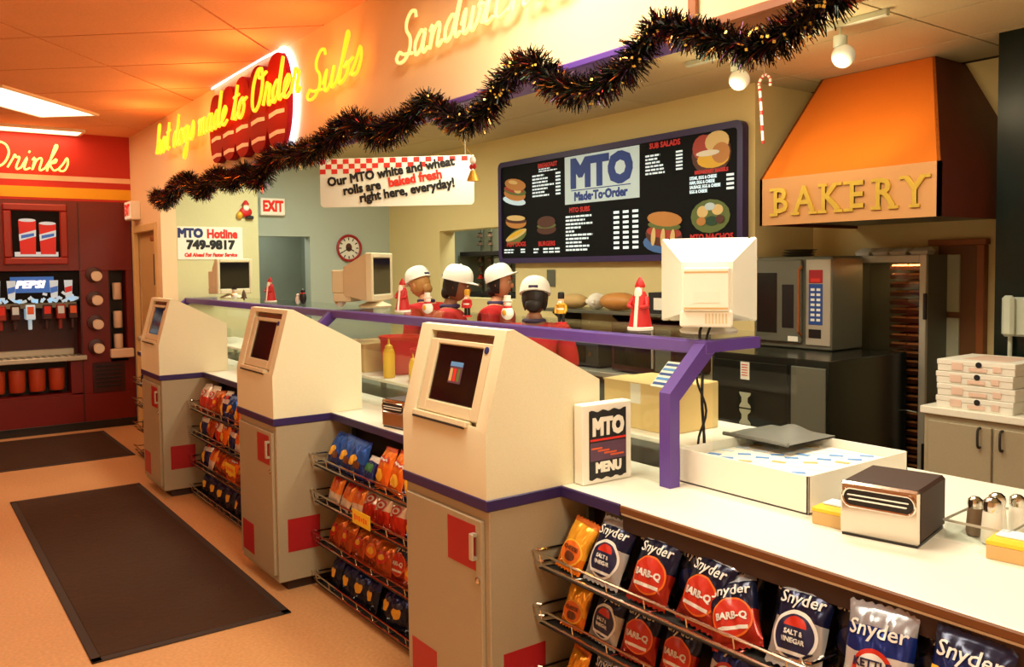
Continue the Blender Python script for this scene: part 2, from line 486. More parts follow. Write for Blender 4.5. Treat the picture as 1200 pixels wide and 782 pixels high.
struct('wall_kitchen_side', G().box(-9.2, -9.03, 2.35, 3.2, 0, KZ), 'wall_green', 'pale green-tan kitchen side wall that carries the hotline sign', 'wall')
struct('wall_kitchen_left', G().box(-9.6, -9.44, 3.957, 5.15, 0, KZ).box(-9.6, -9.44, 3.2, 3.957, 2.13, KZ).box(-9.44, -9.2, 3.15, 3.2, 0, KZ),
       'wall_grey', 'pale grey-green kitchen wall with an open doorway and a clock', 'wall')
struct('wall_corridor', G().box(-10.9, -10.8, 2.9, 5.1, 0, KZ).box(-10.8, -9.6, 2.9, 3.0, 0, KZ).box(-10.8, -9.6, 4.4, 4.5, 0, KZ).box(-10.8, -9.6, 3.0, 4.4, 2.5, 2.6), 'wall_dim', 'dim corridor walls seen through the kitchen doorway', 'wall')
struct('wall_back', G().box(-9.44, -8.24, 5, 5.2, 0, KZ).box(-6.8, -3.9, 5, 5.2, 0, KZ).box(-8.24, -6.8, 5, 5.2, 2.16, KZ).box(-8.24, -6.8, 5, 5.2, 0, 1.42)
       .box(-4.05, -3.9, 5.2, 5.7, 0, KZ), 'wall_tan', 'tan kitchen back wall that carries the menu board', 'wall')
struct('wall_alcove', G().box(-4.05, 1.5, 5.7, 5.85, 0, KZ), 'wall_tan', 'tan wall at the back of the bakery alcove', 'wall')
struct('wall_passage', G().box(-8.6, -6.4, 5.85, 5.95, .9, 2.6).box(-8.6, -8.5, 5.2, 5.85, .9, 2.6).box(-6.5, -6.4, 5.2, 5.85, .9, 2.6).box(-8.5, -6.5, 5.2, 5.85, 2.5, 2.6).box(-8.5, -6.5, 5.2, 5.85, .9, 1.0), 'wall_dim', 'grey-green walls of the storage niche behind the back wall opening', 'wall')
struct('wall_marble', G().box(-2.3, 1.5, 5.1, 5.25, 0, KZ), 'dark_marble', 'glossy blackish green wall panel beside the bakery hood', 'wall')
struct('wall_right', G().box(3, 3.1, -3.5, 2.2, 0, CZ).box(1.5, 1.6, 2.2, 5.85, 0, CZ).box(1.6, 3.1, 2.2, 2.3, 0, CZ), 'fascia', 'cream wall closing the shop at the bakery end', 'wall')
struct('wall_front', G().box(-10.46, 3.1, -3.6, -3.5, 0, CZ), 'fascia', 'cream shop wall opposite the counter', 'wall')
struct('baseboard_door', G().box(-9.19, -9.03, 2.18, 2.2, 0, .1, .003), 'dark_brown', 'dark baseboard below the tan wall beside the door', 'baseboard')

# door in the alcove beyond the tall glass cabinet
d2 = struct('door_2', G().box(-2.92, -2.66, 5.665, 5.695, .01, 1.86, .003), 'door_brown', 'brown storeroom door behind the glass-fronted cabinet', 'door')
obj('door_frame', G().box(-2.98, -2.60, 5.64, 5.70, 1.86, 1.90, .004).box(-2.66, -2.61, 5.64, 5.70, 0, 1.86, .004), 'wood', d2)
obj('pale_panel', G().box(-2.86, -2.77, 5.65, 5.668, 1.42, 1.80, .003).box(-2.86, -2.77, 5.65, 5.668, .85, 1.38, .003), 'pale_panel', d2)

# ceiling fixtures
for k, (x, y, wt, c) in enumerate(TROFFERS):
    lab = ['white ceiling light panel set diagonally in front of the drink station', 'unseen ceiling light panel added for orange glow over the middle of the shop floor', 'ceiling light panel in front of the fascia by the bakery end',
           'ceiling light panel near the shop side of the counter end', 'ceiling light panel behind the floor mat aisle', 'ceiling light panel by the shop front wall'][k]
    t = thing('ceiling_light', lab, 'ceiling light', (x, y, CZ), GRID)
    obj('frame', G().box(-.66, .66, -.30, -.27, -.02, .005).box(-.66, .66, .27, .30, -.02, .005).box(-.66, -.63, -.27, .27, -.02, .005).box(.63, .66, -.27, .27, -.02, .005), 'white', t)
    obj('diffuser', G().box(-.63, .63, -.27, .27, -.012, .002), 'diffuser', t)
t = thing('ceiling_light', 'long ceiling light strip along the red wall above the drink station', 'ceiling light', (-10.13, .9, CZ))
obj('frame', G().box(-.17, -.14, -.8, .8, -.03, 0).box(.14, .17, -.8, .8, -.03, 0).box(-.14, .14, .77, .8, -.03, 0).box(-.14, .14, -.8, -.77, -.03, 0), 'white', t)
obj('diffuser', G().box(-.14, .14, -.77, .77, -.022, 0), 'diffuser', t)
for k, (x, y) in enumerate(((-7.6, 3.1), (-5.0, 3.1), (-2.2, 3.1))):
    t = thing('kitchen_ceiling_light', ['fluorescent panel in the kitchen ceiling by the grey wall', 'fluorescent panel in the kitchen ceiling before the menu board', 'fluorescent panel in the kitchen ceiling before the bakery hood'][k], 'ceiling light', (x, y, KZ))
    obj('frame', G().box(-.6, .6, -.29, -.26, -.02, 0).box(-.6, .6, .26, .29, -.02, 0).box(-.6, -.57, -.26, .26, -.02, 0).box(.57, .6, -.26, .26, -.02, 0), 'white', t)
    obj('diffuser', G().box(-.57, .57, -.26, .26, -.012, 0), 'diffuser', t)

# unseen lamps added to brighten the two back rooms
for label, loc, sx, sy, wt in (('unseen lamp added to brighten the storage niche behind the back wall', (-7.5, 5.35, 2.5), .9, .16, 9), ('unseen lamp added to brighten the corridor behind the kitchen doorway', (-10.2, 3.7, 2.5), .5, .3, 9)):
    t = thing('added_room_lamp', label, 'lamp', loc)
    obj('lamp_body', G().box(-sx/2, sx/2, -sy/2, sy/2, -.03, 0, .004), 'white', t)
    obj('lamp_tube', G().tube([(-sx/2+.04, 0, -.045), (sx/2-.04, 0, -.045)], .014, 8), 'diffuser', t)
    area('added_room_light', (loc[0], loc[1], loc[2]-.07), sx, sy, wt, (.95, 1, .88))

# ================================================================== LARGE OBJECTS
# floor mats
def floor_mat(label, x0, x1, y0, y1, skew=0):
    t = thing('floor_mat', label, 'mat', ((x0+x1)/2, (y0+y1)/2, 0), skew)
    hx, hy = (x1-x0)/2, (y1-y0)/2
    obj('pile', G().box(-hx+.04, hx-.04, -hy+.04, hy-.04, .001, .011, .003), 'mat', t)
    obj('border', G().box(-hx, hx, -hy, -hy+.045, 0, .008, .003).box(-hx, hx, hy-.045, hy, 0, .008, .003).box(-hx, -hx+.045, -hy, hy, 0, .008, .003).box(hx-.045, hx, -hy, hy, 0, .008, .003), 'mat_edge', t)
floor_mat('long dark brown floor mat beside the order kiosks', -7.40, -4.10, .65, 1.575)
floor_mat('dark brown floor mat at the foot of the drink station', -10.1, -8.58, -.6, 1.80)

# service counter
sc = thing('service_counter', 'long white-topped service counter with a purple front edge', 'counter', (-5, 2.5, 0))
ox, oy = -5, 2.5
def cb(g, x0, x1, y0, y1, z0, z1, b=0): return g.box(x0-ox, x1-ox, y0-oy, y1-oy, z0, z1, b)
g = G(); cb(g, -9.0, .9, 1.945, 2.42, .912, .95, .003); cb(g, -2.2, .9, 2.42, 3.18, .912, .95, .003); cb(g, -2.85, -2.2, 2.985, 3.28, .912, .95, .003)
obj('worktop', g, 'worktop', sc)
g = G(); cb(g, -9.0, -2.06, 1.934, 1.946, .911, .951, .003); obj('purple_edge', g, 'purple_dark', sc)
g = G(); cb(g, -2.058, .9, 1.934, 1.946, .924, .948, .003); obj('brown_edge', g, 'brown_edge', sc)
g = G(); cb(g, -9.0, .9, 2.10, 2.14, .0, .912); cb(g, -2.2, .9, 3.08, 3.12, 0, .912); cb(g, .86, .9, 2.14, 3.08, 0, .912); obj('back_panel', g, 'dark_brown', sc)
g = G(); cb(g, -2.058, .9, 1.95, 2.10, .86, .911); obj('under_rail', g, 'dark_brown', sc)
pl_ = thing('prep_line', 'steel prep line with a raised white shelf behind the sneeze guard', 'prep table', (-5, 2.5, 0))
g = G(); cb(g, -8.95, -2.21, 2.43, 2.98, .86, .885, .004); obj('prep_well', g, 'steel_dk', pl_)
g = G(); cb(g, -9.0, -2.2, 2.94, 2.98, 0, .86); obj('prep_panel', g, 'steel_dk', pl_)
g = G(); cb(g, -8.9, -2.2, 2.47, 2.88, 1.03, 1.05, .003); obj('prep_shelf', g, 'worktop', pl_)
g = G()
for x_ in (-8.8, -7, -5.5, -4, -2.5): cb(g, x_-.015, x_+.015, 2.83, 2.86, .885, 1.03)
obj('shelf_leg', g, 'steel', pl_)

# purple sneeze-guard frame
sf = thing('sneeze_guard', 'purple-framed glass sneeze guard standing on the counter', 'sneeze guard', (-5.5, 2.5, .95))
ox2, oy2, oz2 = -5.5, 2.5, .95
def post_frame(x):
    g = G()
    w_ = .026
    prof = [(2.215, .95), (2.265, .95), (2.265, 1.262), (2.455, 1.425), (2.72, 1.425), (2.72, 1.468), (2.41, 1.468), (2.215, 1.292)]
    g.prism([(a-oy2, b-oz2) for a, b in prof], x-w_-ox2, x+w_-ox2, 'YZ')
    return obj('upright', g, 'purple', sf)
for x in (-2.12, -5.42, -8.98): post_frame(x)
obj('beam', G().box(-9.0-ox2, -2.09-ox2, 2.40-oy2, 2.455-oy2, 1.418-oz2, 1.470-oz2, .006), 'purple', sf)
obj('glass_shelf', G().box(-8.98-ox2, -2.09-ox2, 2.40-oy2, 2.80-oy2, 1.471-oz2, 1.480-oz2, .002), 'glass', sf)
for a, b in ((-8.95, -5.45), (-5.39, -2.15)):
    obj('front_glass', G().box(a-ox2, b-ox2, 2.236-oy2, 2.242-oy2, .005, 1.27-oz2), 'glass', sf)
    obj('slanted_glass', G().prism([(2.238-oy2, 1.275-oz2), (2.243-oy2, 1.272-oz2), (2.42-oy2, 1.417-oz2), (2.415-oy2, 1.42-oz2)], a-ox2, b-ox2, 'YZ'), 'glass', sf)
obj('end_glass', G().box(-2.118-ox2, -2.112-ox2, 2.47-oy2, 2.98-oy2, .002, 1.42-oz2), 'glass', sf)

# ------------------------------------------------------------------ order kiosks
def kiosk(x_right, label, image=False):
    t = thing('order_kiosk', label, 'kiosk', (x_right-.29, 1.61, 0), 0, 'order kiosks along the counter')
    hw = .29
    # lower cabinet
    obj('cabinet', G().box(-hw, hw, .012, .47, .055, .912, .004), 'cabinet', t)
    obj('toe_kick', G().box(-hw+.03, hw-.03, .07, .46, 0, .056), 'dark_brown', t)
    dr = obj('cabinet_door', G().box(-hw+.022, hw-.03, -.004, .013, .09, .872, .003), 'cabinet', t)
    obj('red_square', G().box(.043, .225, -.0055, -.003, .69, .85), 'red_sq', dr)
    obj('red_square', G().box(-.235, -.05, -.0055, -.003, .125, .30), 'red_sq', dr)
    obj('handle', G().box(.213, .237, -.026, -.018, .73, .825, .003).box(.216, .234, -.02, -.002, .73, .742).box(.216, .234, -.02, -.002, .813, .825), 'steel', dr)
    obj('lock', G().lathe([(.012, 0), (.012, .006), (.006, .010)], 12, Matrix.Translation((.24, -.004, .66)) @ Matrix.Rotation(PI/2, 4, 'X')), 'chrome', dr)
    obj('red_square', G().box(hw-.0005, hw+.002, .065, .25, .215, .395), 'red_sq', t)
    obj('band', G().box(-hw-.006, hw+.006, -.004, .335, .911, .951, .003), 'purple_dark', t)
    # upper hood: lower front, slanted front with a recessed bezel, top, sloping back
    P = [(0, .951), (0, 1.18), (.095, 1.53), (.125, 1.532), (.52, 1.325), (.52, .951)]
    g = G()
    for s_ in (-hw, hw): g.add([(s_, a, b) for a, b in P], [tuple(range(6))])
    for i in (0, 2, 3, 4, 5):
        a, b = P[i], P[(i+1) % 6]
        g.add([(-hw, *a), (hw, *a), (hw, *b), (-hw, *b)], [(0, 1, 2, 3)])
    a, b = Vector((0, *P[1])), Vector((0, *P[2])); sl = (b-a); n = Vector((0, sl.z, -sl.y)).normalized()*-1  # outwards to -Y
    Ls = sl.length; sd = sl.normalized(); out = Vector((0, -sl.z, sl.y)).normalized()
    def S(x, v, d=0): return tuple(Vector((x, 0, 0))+a+sd*v+out*d)
    bx0, bx1, bv0, bv1 = -.205, .225, .015, Ls-.022
    o4 = [(-hw, 0), (hw, 0), (hw, Ls), (-hw, Ls)]; i4 = [(bx0, bv0), (bx1, bv0), (bx1, bv1), (bx0, bv1)]
    for k in range(4):
        p, q = o4[k], o4[(k+1) % 4]; r_, s_ = i4[(k+1) % 4], i4[k]
        g.add([S(*p), S(*q), S(*r_), S(*s_)], [(0, 1, 2, 3)])
        g.add([S(*s_), S(*r_), S(*r_, -.03), S(*s_, -.03)], [(0, 1, 2, 3)])
    g.add([S(*p, -.03) for p in i4], [(0, 1, 2, 3)])
    obj('hood', g, 'cream', t, smooth=20)
    sx0, sx1, sv0, sv1 = -.145, .165, .075, Ls-.072
    g = G(); m = frame(S(0, 0), (1, 0, 0), sd)
    g.box(bx0+.006, sx0, bv0+.014, bv1-.03, -.028, -.004, .004, m).box(sx1, bx1-.006, bv0+.014, bv1-.03, -.028, -.004, .004, m)
    g.box(sx0, sx1, bv0+.014, sv0, -.028, -.004, .004, m).box(sx0, sx1, sv1, bv1-.03, -.028, -.004, .004, m)
    bz = obj('bezel', g, 'cream_dk', t)
    obj('emblem', G().lathe([(.013, 0), (.013, .003), (.008, .004)], 14, m @ Matrix.Translation((bx1-.035, bv1-.055, -.004))), 'ink_navy', bz)
    obj('card_slot', G().box(bx0+.0, bx1-.05, bv0-.012, bv0+.012, -.02, .012, .004, m), 'cream_dk', t)
    obj('slot_gap', G().box(bx0+.01, bx1-.07, bv0-.017, bv0-.010, -.012, .0125, 0, m), 'soft_black', t)
    obj('top_gap', G().box(bx0+.01, bx1-.01, bv1-.028, bv1-.004, -.0295, -.02, 0, m), 'brown_edge', t)
    sc_ = obj('screen', G().box(sx0, sx1, sv0, sv1, -.026, -.012, .003, m), 'screen', t)
    if image:
        obj('screen_picture', G().box(-.035, .05, sv0+.075, sv0+.155, -.0119, -.0112, 0, m), 'ink_purple', sc_)
        obj('picture_stripe', G().box(-.035, .05, sv0+.138, sv0+.155, -.0113, -.0106, 0, m), 'sky_ink', sc_)
        for q in range(3): obj('picture_figure', G().box(-.03+q*.025, -.012+q*.025, sv0+.082, sv0+.130, -.0113, -.0106, 0, m), ('cardboard', 'ink_red', 'lettuce')[q], sc_)
    return t
kiosk(-2.372, 'cream order kiosk with a picture on its screen, next to the menu stand', True)
kiosk(-4.385, 'cream order kiosk with a red-tinted dark screen between two snack racks')
kiosk(-6.785, 'cream order kiosk standing closest to the drink station')

# menu stand on the counter
ms = thing('menu_stand', 'white MTO menu holder standing on the counter beside a kiosk', 'sign', (-2.315, 2.112, .951), R(88))
obj('holder', G().box(-.118, .118, -.006, .045, 0, .295, .004), 'white', ms)
wv = [(-.088+.176*i/16, .268+.004*math.sin(i*1.3)) for i in range(17)]+[(.088-.176*i/16, .018+.004*math.sin(i*1.5+1)) for i in range(17)]
pc = obj('menu_card', G().prism(wv, -.0095, -.006, 'XZ'), 'ink', ms)
text('MTO', .086, 'white', pc, FRONT(0, -.0108, .207), off=.0048, sx=.80)
text('MENU', .050, 'white', pc, FRONT(0, -.0108, .058), off=.0028, sx=.90)
obj('red_line', G().box(-.085, .086, -.0105, -.0094, .158, .166), 'ink_red', pc)
obj('picture', G().box(-.086, .086, -.0102, -.0094, .085, .152), 'ink_purple', pc)
for q in range(4): obj('picture_streak', G().box(-.08+q*.03, -.03+q*.035, -.0108, -.01, .128-q*.010, .134-q*.010), 'ink_orange', pc)

# ------------------------------------------------------------------ snack racks and bags
LEVELS = [.74, .54, .31, .085]
def rack(x0, x1, label, nlev=4, tagx=None):
    t = thing('snack_rack', label, 'rack', ((x0+x1)/2, 1.92, 0))
    cx = (x0+x1)/2; h = (x1-x0)/2
    for s_ in (-1, 1):
        obj('upright', G().box(s_*(h-.02)-.008, s_*(h-.02)+.008, .12, .15, 0, .86, .002), 'steel_dk', t)
    for k, z in enumerate(LEVELS[:nlev]):
        g = G()
        for dz, dy in ((0, -.115), (-.045, -.105)):
            zz = z+dz
            g.tube(smooth_path([(-h+.005, .13, zz-.01), (-h+.005, dy+.03, zz), (-h+.02, dy, zz), (h-.02, dy, zz), (h-.005, dy+.03, zz), (h-.005, .13, zz-.01)], 3), .0045, 6)
        n = max(3, int((x1-x0)/.16))
        for i in range(n+1):
            x = -h+.03+(2*h-.06)*i/n
            g.tube([(x, -.112, z), (x, -.103, z-.05), (x, .13, z-.085)], .0028, 4)
        sh = obj('shelf', g, 'chrome', t)
        obj('shelf_tray', G().add([(-h+.01, -.10, z-.06), (h-.01, -.10, z-.06), (h-.01, .13, z-.09), (-h+.01, .13, z-.09),
                                   (-h+.01, -.10, z-.064), (h-.01, -.10, z-.064), (h-.01, .13, z-.094), (-h+.01, .13, z-.094)],
                                  [(0, 1, 2, 3), (4, 5, 6, 7), (0, 1, 5, 4), (1, 2, 6, 5), (2, 3, 7, 6), (3, 0, 4, 7)]), 'soft_black', sh)
    if tagx is not None:
        x, z, m_ = tagx
        tg = obj('price_tag', G().box(x-cx-.095, x-cx+.095, -.128, -.123, z-.035, z+.035, .001), 'yellow', t)
        for i in range(6):
            hgt = (.03, .02, .026, .018, .028, .022)[i]
            obj('tag_print', G().box(x-cx-.07+i*.024, x-cx-.056+i*.024, -.1292, -.1278, z-hgt/2, z+hgt/2), 'ink_orange', tg)
    return t
rack(-2.365, -1.28, 'counter-end wire rack of chip bags under the brown-edged worktop', 4)
rack(-1.26, .2, 'wire snack rack continuing towards the condiment end of the counter', 4)
rack(-4.37, -2.97, 'menu-stand kiosk rack of snack bags with a large yellow price tag', 4, (-3.73, .53, 0))
rack(-6.77, -4.98, 'middle kiosk rack of snack bags with a small yellow price tag', 4, (-5.72, .40, 0))
rack(-8.6, -7.39, 'wire snack rack on the drink-station side of the last kiosk', 4)

class Bag:
    def __init__(s, w, h, t, seed): s.w, s.h, s.t, s.seed = w, h, t, seed
    def prof(s, v):
        a = (v-.07)/.86
        return 0 if a <= 0 or a >= 1 else math.sin(PI*a)**.55
    def y(s, u, v):
        p = s.prof(v); e = max(0, 1-abs(u)**2.6)**.6
        wr = .13*math.sin(9*u+s.seed+5*v)*math.sin(11*v+s.seed*2)+.10*math.sin(19*u+3*s.seed+4*v)*abs(2*v-1)+.04*math.sin(16*v-7*u+s.seed)
        return .5*s.t*p*e*(1+wr)+.0015
    def x(s, u, v): return u*.5*s.w*(1-.06*math.sin(PI*v)+.012*math.sin(14*v+s.seed))
    def at(s, x, z, eps=.0015):
        v = min(1, max(0, z/s.h)); u = max(-1, min(1, x/(.5*s.w*(1-.06*math.sin(PI*v)))))
        return (x, -s.y(u, v)-eps, z)
    def mesh(s, mat, nu=22, nv=26):
        g = G()
        for sg in (-1, 1):
            vs = []
            for j in range(nv+1):
                v = j/nv; z = v*s.h
                for i in range(nu+1):
                    u = -1+2*i/nu
                    zz = z+(.004*math.sin(i*2.2+s.seed) if j in (0, nv) else 0)
                    crimp = .002*math.sin(i*3.1) if v < .07 or v > .93 else 0
                    e = 0 if abs(u) == 1 else s.y(u, v)
                    vs.append((s.x(u, v), sg*e+crimp, zz))
            g.add(vs, [(j*(nu+1)+i, j*(nu+1)+i+1, (j+1)*(nu+1)+i+1, (j+1)*(nu+1)+i) for j in range(nv) for i in range(nu)])
        return mesh_of(g, 'foil', mat, 50)
    def wrap(s, me, cx, cz, eps):
        for v in me.vertices:
            v.co = s.at(v.co.x+cx, v.co.y+cz, eps+v.co.z)
        return me
    def oval(s, cx, cz, rx, rz, mat, eps=.0016, a0=0, a1=2*PI):
        g = G(); n = 36; rings = 9; vs = []; fs = []
        for k in range(rings+1):
            for i in range(n+1):
                a = a0+(a1-a0)*i/n; r = k/rings
                vs.append((cx+rx*r*math.cos(a), cz+rz*r*math.sin(a)))
        for k in range(rings):
            for i in range(n): fs.append((k*(n+1)+i, (k+1)*(n+1)+i, (k+1)*(n+1)+i+1, k*(n+1)+i+1))
        g.add([s.at(x, z, eps) for x, z in vs], fs)
        return mesh_of(g, 'printed_shape', mat, 60)
    def patch(s, x0, x1, z0, z1, mat, eps=.0014, wave=0):
        n, m = 20, 5; vs = []
        for j in range(m+1):
            for i in range(n+1):
                x = x0+(x1-x0)*i/n; z = z0+(z1-z0)*j/m+wave*math.sin(i*.9)
                vs.append(s.at(x, z, eps))
        g = G().add(vs, [(j*(n+1)+i, j*(n+1)+i+1, (j+1)*(n+1)+i+1, (j+1)*(n+1)+i) for j in range(m) for i in range(n)])
        return mesh_of(g, 'printed_patch', mat, 60)
    def words(s, t, size, mat, cx, cz, eps=.0024, **k):
        eps += .0016
        me = text_mesh(t, size, ext=.0, **k); me.materials.append(MT[mat])
        bm = bmesh.new(); bm.from_mesh(me)
        bmesh.ops.subdivide_edges(bm, edges=[e for e in bm.edges if e.calc_length() > .012], cuts=1)
        bmesh.ops.triangulate(bm, faces=bm.faces); bm.to_mesh(me); bm.free()
        return s.wrap(me, cx, cz, eps)
NAVY, SILV, REDF = (22, 28, 66), (206, 206, 206), (200, 60, 30)
bands('foil_bbq', [(0, (150, 34, 20)), (.52, (18, 22, 50)), (.93, (170, 172, 180))])
bands('foil_vinegar', [(0, (170, 170, 170)), (.60, (18, 22, 56)), (.92, (176, 178, 186))])
bands('foil_cheese', [(0, (232, 120, 24)), (.3, (244, 172, 48)), (.80, (214, 110, 40))])
bands('foil_silver', [(0, (208, 208, 206)), (.62, (24, 46, 124)), (.88, (150, 154, 162))])
bands('foil_corn', [(0, (226, 206, 150)), (.35, (40, 66, 140)), (.62, (24, 38, 96)), (.92, (30, 34, 60))])
bands('foil_red', [(0, (190, 30, 30)), (.55, (206, 60, 60)), (.85, (150, 20, 24))])
bands('foil_black', [(0, (26, 24, 30)), (.6, (40, 40, 52)), (.92, (120, 120, 126))], metal=.5)
bands('foil_blue', [(0, (20, 44, 120)), (.35, (30, 84, 180)), (.75, (24, 62, 150)), (.93, (40, 90, 170))])
bands('foil_orange', [(0, (236, 110, 24)), (.45, (240, 130, 36)), (.78, (206, 70, 26))])
bands('foil_white_red', [(0, (206, 50, 30)), (.42, (236, 228, 220)), (.9, (220, 210, 206))])
bands('foil_white_blue', [(0, (30, 40, 104)), (.45, (226, 226, 222)), (.6, (34, 50, 110)), (.7, (206, 204, 200))])
bands('foil_brown', [(0, (150, 62, 28)), (.5, (176, 84, 36)), (.8, (110, 40, 24))])
bands('foil_peach', [(0, (236, 226, 214)), (.3, (240, 150, 70)), (.65, (210, 90, 70)), (.85, (230, 190, 170))])
bands('foil_navy', [(0, (14, 20, 50)), (.5, (24, 38, 92)), (.9, (16, 24, 60))])
bands('foil_amber', [(0, (170, 72, 24)), (.55, (206, 110, 40)), (.85, (150, 50, 24))])
bands('foil_teal', [(0, (30, 60, 80)), (.4, (60, 130, 160)), (.7, (150, 190, 200)), (.9, (40, 80, 110))])
for k_, c_ in (('print_red', (186, 38, 20)), ('print_orange', (220, 104, 28)), ('print_navy', (18, 24, 62)), ('print_white', (218, 216, 210)), ('print_gold', (232, 176, 50)), ('print_brown', (96, 46, 20)), ('print_green', (40, 110, 60))):
    M(k_, c_, .35, var=.06)
BAGS = {}
def proto(kind, w, h, t, mat, build, name='chip_bag'):
    b = Bag(w, h, t, len(BAGS)*1.7+.4)
    pieces = [('printed_shape' if not isinstance(m_, tuple) else m_[0], m_ if not isinstance(m_, tuple) else m_[1]) for m_ in build(b)]
    BAGS[kind] = (name, b.mesh(mat), pieces)
proto('bbq', .185, .25, .075, 'foil_bbq', lambda b: [
    b.oval(0, .098, .074, .066, 'print_orange'), b.oval(0, .098, .068, .060, 'print_red', .0022),
    ('lettering', b.words('Snyder', .052, 'print_white', 0, .190, off=.0006)), ('lettering', b.words('BARB-Q', .032, 'print_white', 0, .100, .0032, off=.0012)),
    ('printed_band', b.patch(-.055, .055, .056, .068, 'print_white', .003))])
proto('vinegar', .18, .25, .07, 'foil_vinegar', lambda b: [
    b.oval(0, .092, .070, .072, 'print_white', .0014), b.oval(0, .090, .062, .062, 'print_navy', .0021), b.oval(0, .116, .036, .030, 'print_red', .0026, 0, PI),
    ('lettering', b.words('Snyder', .052, 'print_white', 0, .195, off=.0006)), ('lettering', b.words('SALT &', .019, 'print_white', 0, .098, .0032, off=.0007)),
    ('lettering', b.words('VINEGAR', .0185, 'print_white', 0, .076, .0032, off=.0007)), ('printed_band', b.patch(-.05, .05, .038, .048, 'print_white', .003))])
proto('cheese', .14, .21, .06, 'foil_cheese', lambda b: [
    b.oval(0, .07, .056, .050, 'print_gold'), b.oval(0, .07, .050, .044, 'print_orange', .0022), b.oval(0, .055, .028, .018, 'print_brown', .0027),
    ('lettering', b.words('CHEESE', .022, 'print_brown', 0, .085, .0034, off=.0006))])
proto('silver', .19, .27, .075, 'foil_silver', lambda b: [
    ('lettering', b.words('Snyder', .056, 'print_white', 0, .200, off=.0006)), b.oval(0, .105, .052, .050, 'print_red'), b.oval(0, .105, .040, .038, 'print_white', .0022),
    ('lettering', b.words('KETTLE', .030, 'print_navy', 0, .115, .0034, off=.0008)), ('lettering', b.words('CHIPS', .030, 'print_navy', 0, .085, .0034, off=.0008))])
proto('corn', .19, .27, .075, 'foil_corn', lambda b: [
    ('lettering', b.words('Snyder', .056, 'print_white', 0, .215, off=.0006)), ('lettering', b.words('Doritos', .052, 'print_gold', 0, .150, .003, off=.0016)),
    b.oval(-.03, .10, .04, .018, 'print_red', .0026)])
proto('red', .17, .24, .07, 'foil_red', lambda b: [('printed_band', b.patch(-.07, .07, .13, .165, 'print_white', .0018, .004))])
proto('dark', .18, .25, .07, 'foil_black', lambda b: [('lettering', b.words('Snyder', .05, 'print_white', 0, .19, off=.0004)), b.oval(0, .09, .06, .05, 'print_navy')])
def simple(kind, mat, w, h, t, shape):
    proto(kind, w, h, t, mat, shape)
simple('blue', 'foil_blue', .17, .19, .06, lambda b: [b.oval(-.03, .075, .028, .022, 'print_gold'), b.oval(.025, .065, .030, .02, 'print_brown'), b.oval(.0, .095, .03, .016, 'print_gold', .002)])
simple('orange', 'foil_orange', .16, .20, .06, lambda b: [('printed_band', b.patch(-.06, .06, .125, .15, 'print_red', .0018, .004)), ('printed_band', b.patch(-.05, .05, .132, .142, 'print_white', .0026, .004)), b.oval(0, .06, .04, .03, 'print_gold')])
simple('white_red', 'foil_white_red', .16, .20, .06, lambda b: [b.oval(0, .125, .045, .028, 'print_red'), b.oval(0, .125, .032, .018, 'print_white', .0024), b.oval(0, .125, .018, .010, 'print_red', .003)])
simple('white_blue', 'foil_white_blue', .16, .20, .06, lambda b: [b.oval(-.01, .06, .03, .045, 'print_gold'), b.oval(.02, .15, .03, .018, 'print_red')])
simple('brown', 'foil_brown', .16, .19, .06, lambda b: [b.oval(0, .09, .05, .04, 'print_orange'), b.oval(0, .09, .03, .02, 'print_gold', .0024)])
simple('peach', 'foil_peach', .13, .18, .05, lambda b: [b.oval(0, .10, .036, .036, 'print_orange'), b.oval(.0, .145, .04, .014, 'print_red')])
simple('navy', 'foil_navy', .17, .18, .06, lambda b: [b.oval(0, .08, .04, .03, 'print_gold'), b.oval(0, .115, .045, .015, 'print_navy', .0024)])
simple('amber', 'foil_amber', .17, .18, .06, lambda b: [b.oval(-.01, .09, .05, .035, 'print_red'), b.oval(-.01, .09, .03, .015, 'print_gold', .0024)])
simple('teal', 'foil_teal', .17, .21, .06, lambda b: [b.oval(0, .1, .045, .03, 'print_navy'), b.oval(0, .15, .05, .015, 'print_white')])
simple('green', 'foil_white_blue', .10, .13, .045, lambda b: [('printed_band', b.patch(-.035, .035, .05, .09, 'print_green', .0018, .003))])
LOOK = {'bbq': 'navy and red barbecue bag', 'vinegar': 'silver and navy vinegar chip bag', 'cheese': 'small yellow-orange cheese snack bag', 'silver': 'silver and blue chip bag',
        'corn': 'blue and yellow corn chip bag', 'red': 'plain red snack bag', 'dark': 'dark glossy chip bag', 'blue': 'bright blue snack bag, gold print', 'orange': 'orange snack bag with a red band',
        'white_red': 'white and red snack bag', 'white_blue': 'white and navy chip bag', 'brown': 'brown pretzel bag', 'peach': 'small peach and white snack bag',
        'navy': 'dark navy snack bag', 'amber': 'amber and red snack bag', 'teal': 'teal and white snack bag', 'green': 'small white and green bag'}
def put_bag(kind, x, y, z, lean, rz, roll, where, s_=1.0, extra=''):
    nm, me, pcs = BAGS[kind]
    o = obj(nm, me, None)
    o.matrix_world = Matrix.Translation((x, y, z)) @ Matrix.Rotation(rz, 4, 'Z') @ Matrix.Rotation(-lean, 4, 'X') @ Matrix.Rotation(roll, 4, 'Y') @ Matrix.Scale(s_, 4)
    tag(o, LOOK[kind]+' '+where+(', '+extra if extra else ''), 'chip bag', '%s bags %s' % (kind.replace('_', ' and '), where))
    for n_, m_ in pcs: obj(n_, m_, None, o)
    return o
def shelf_z(k): return LEVELS[k]-.055
W1 = 'on the counter-end rack, top shelf'
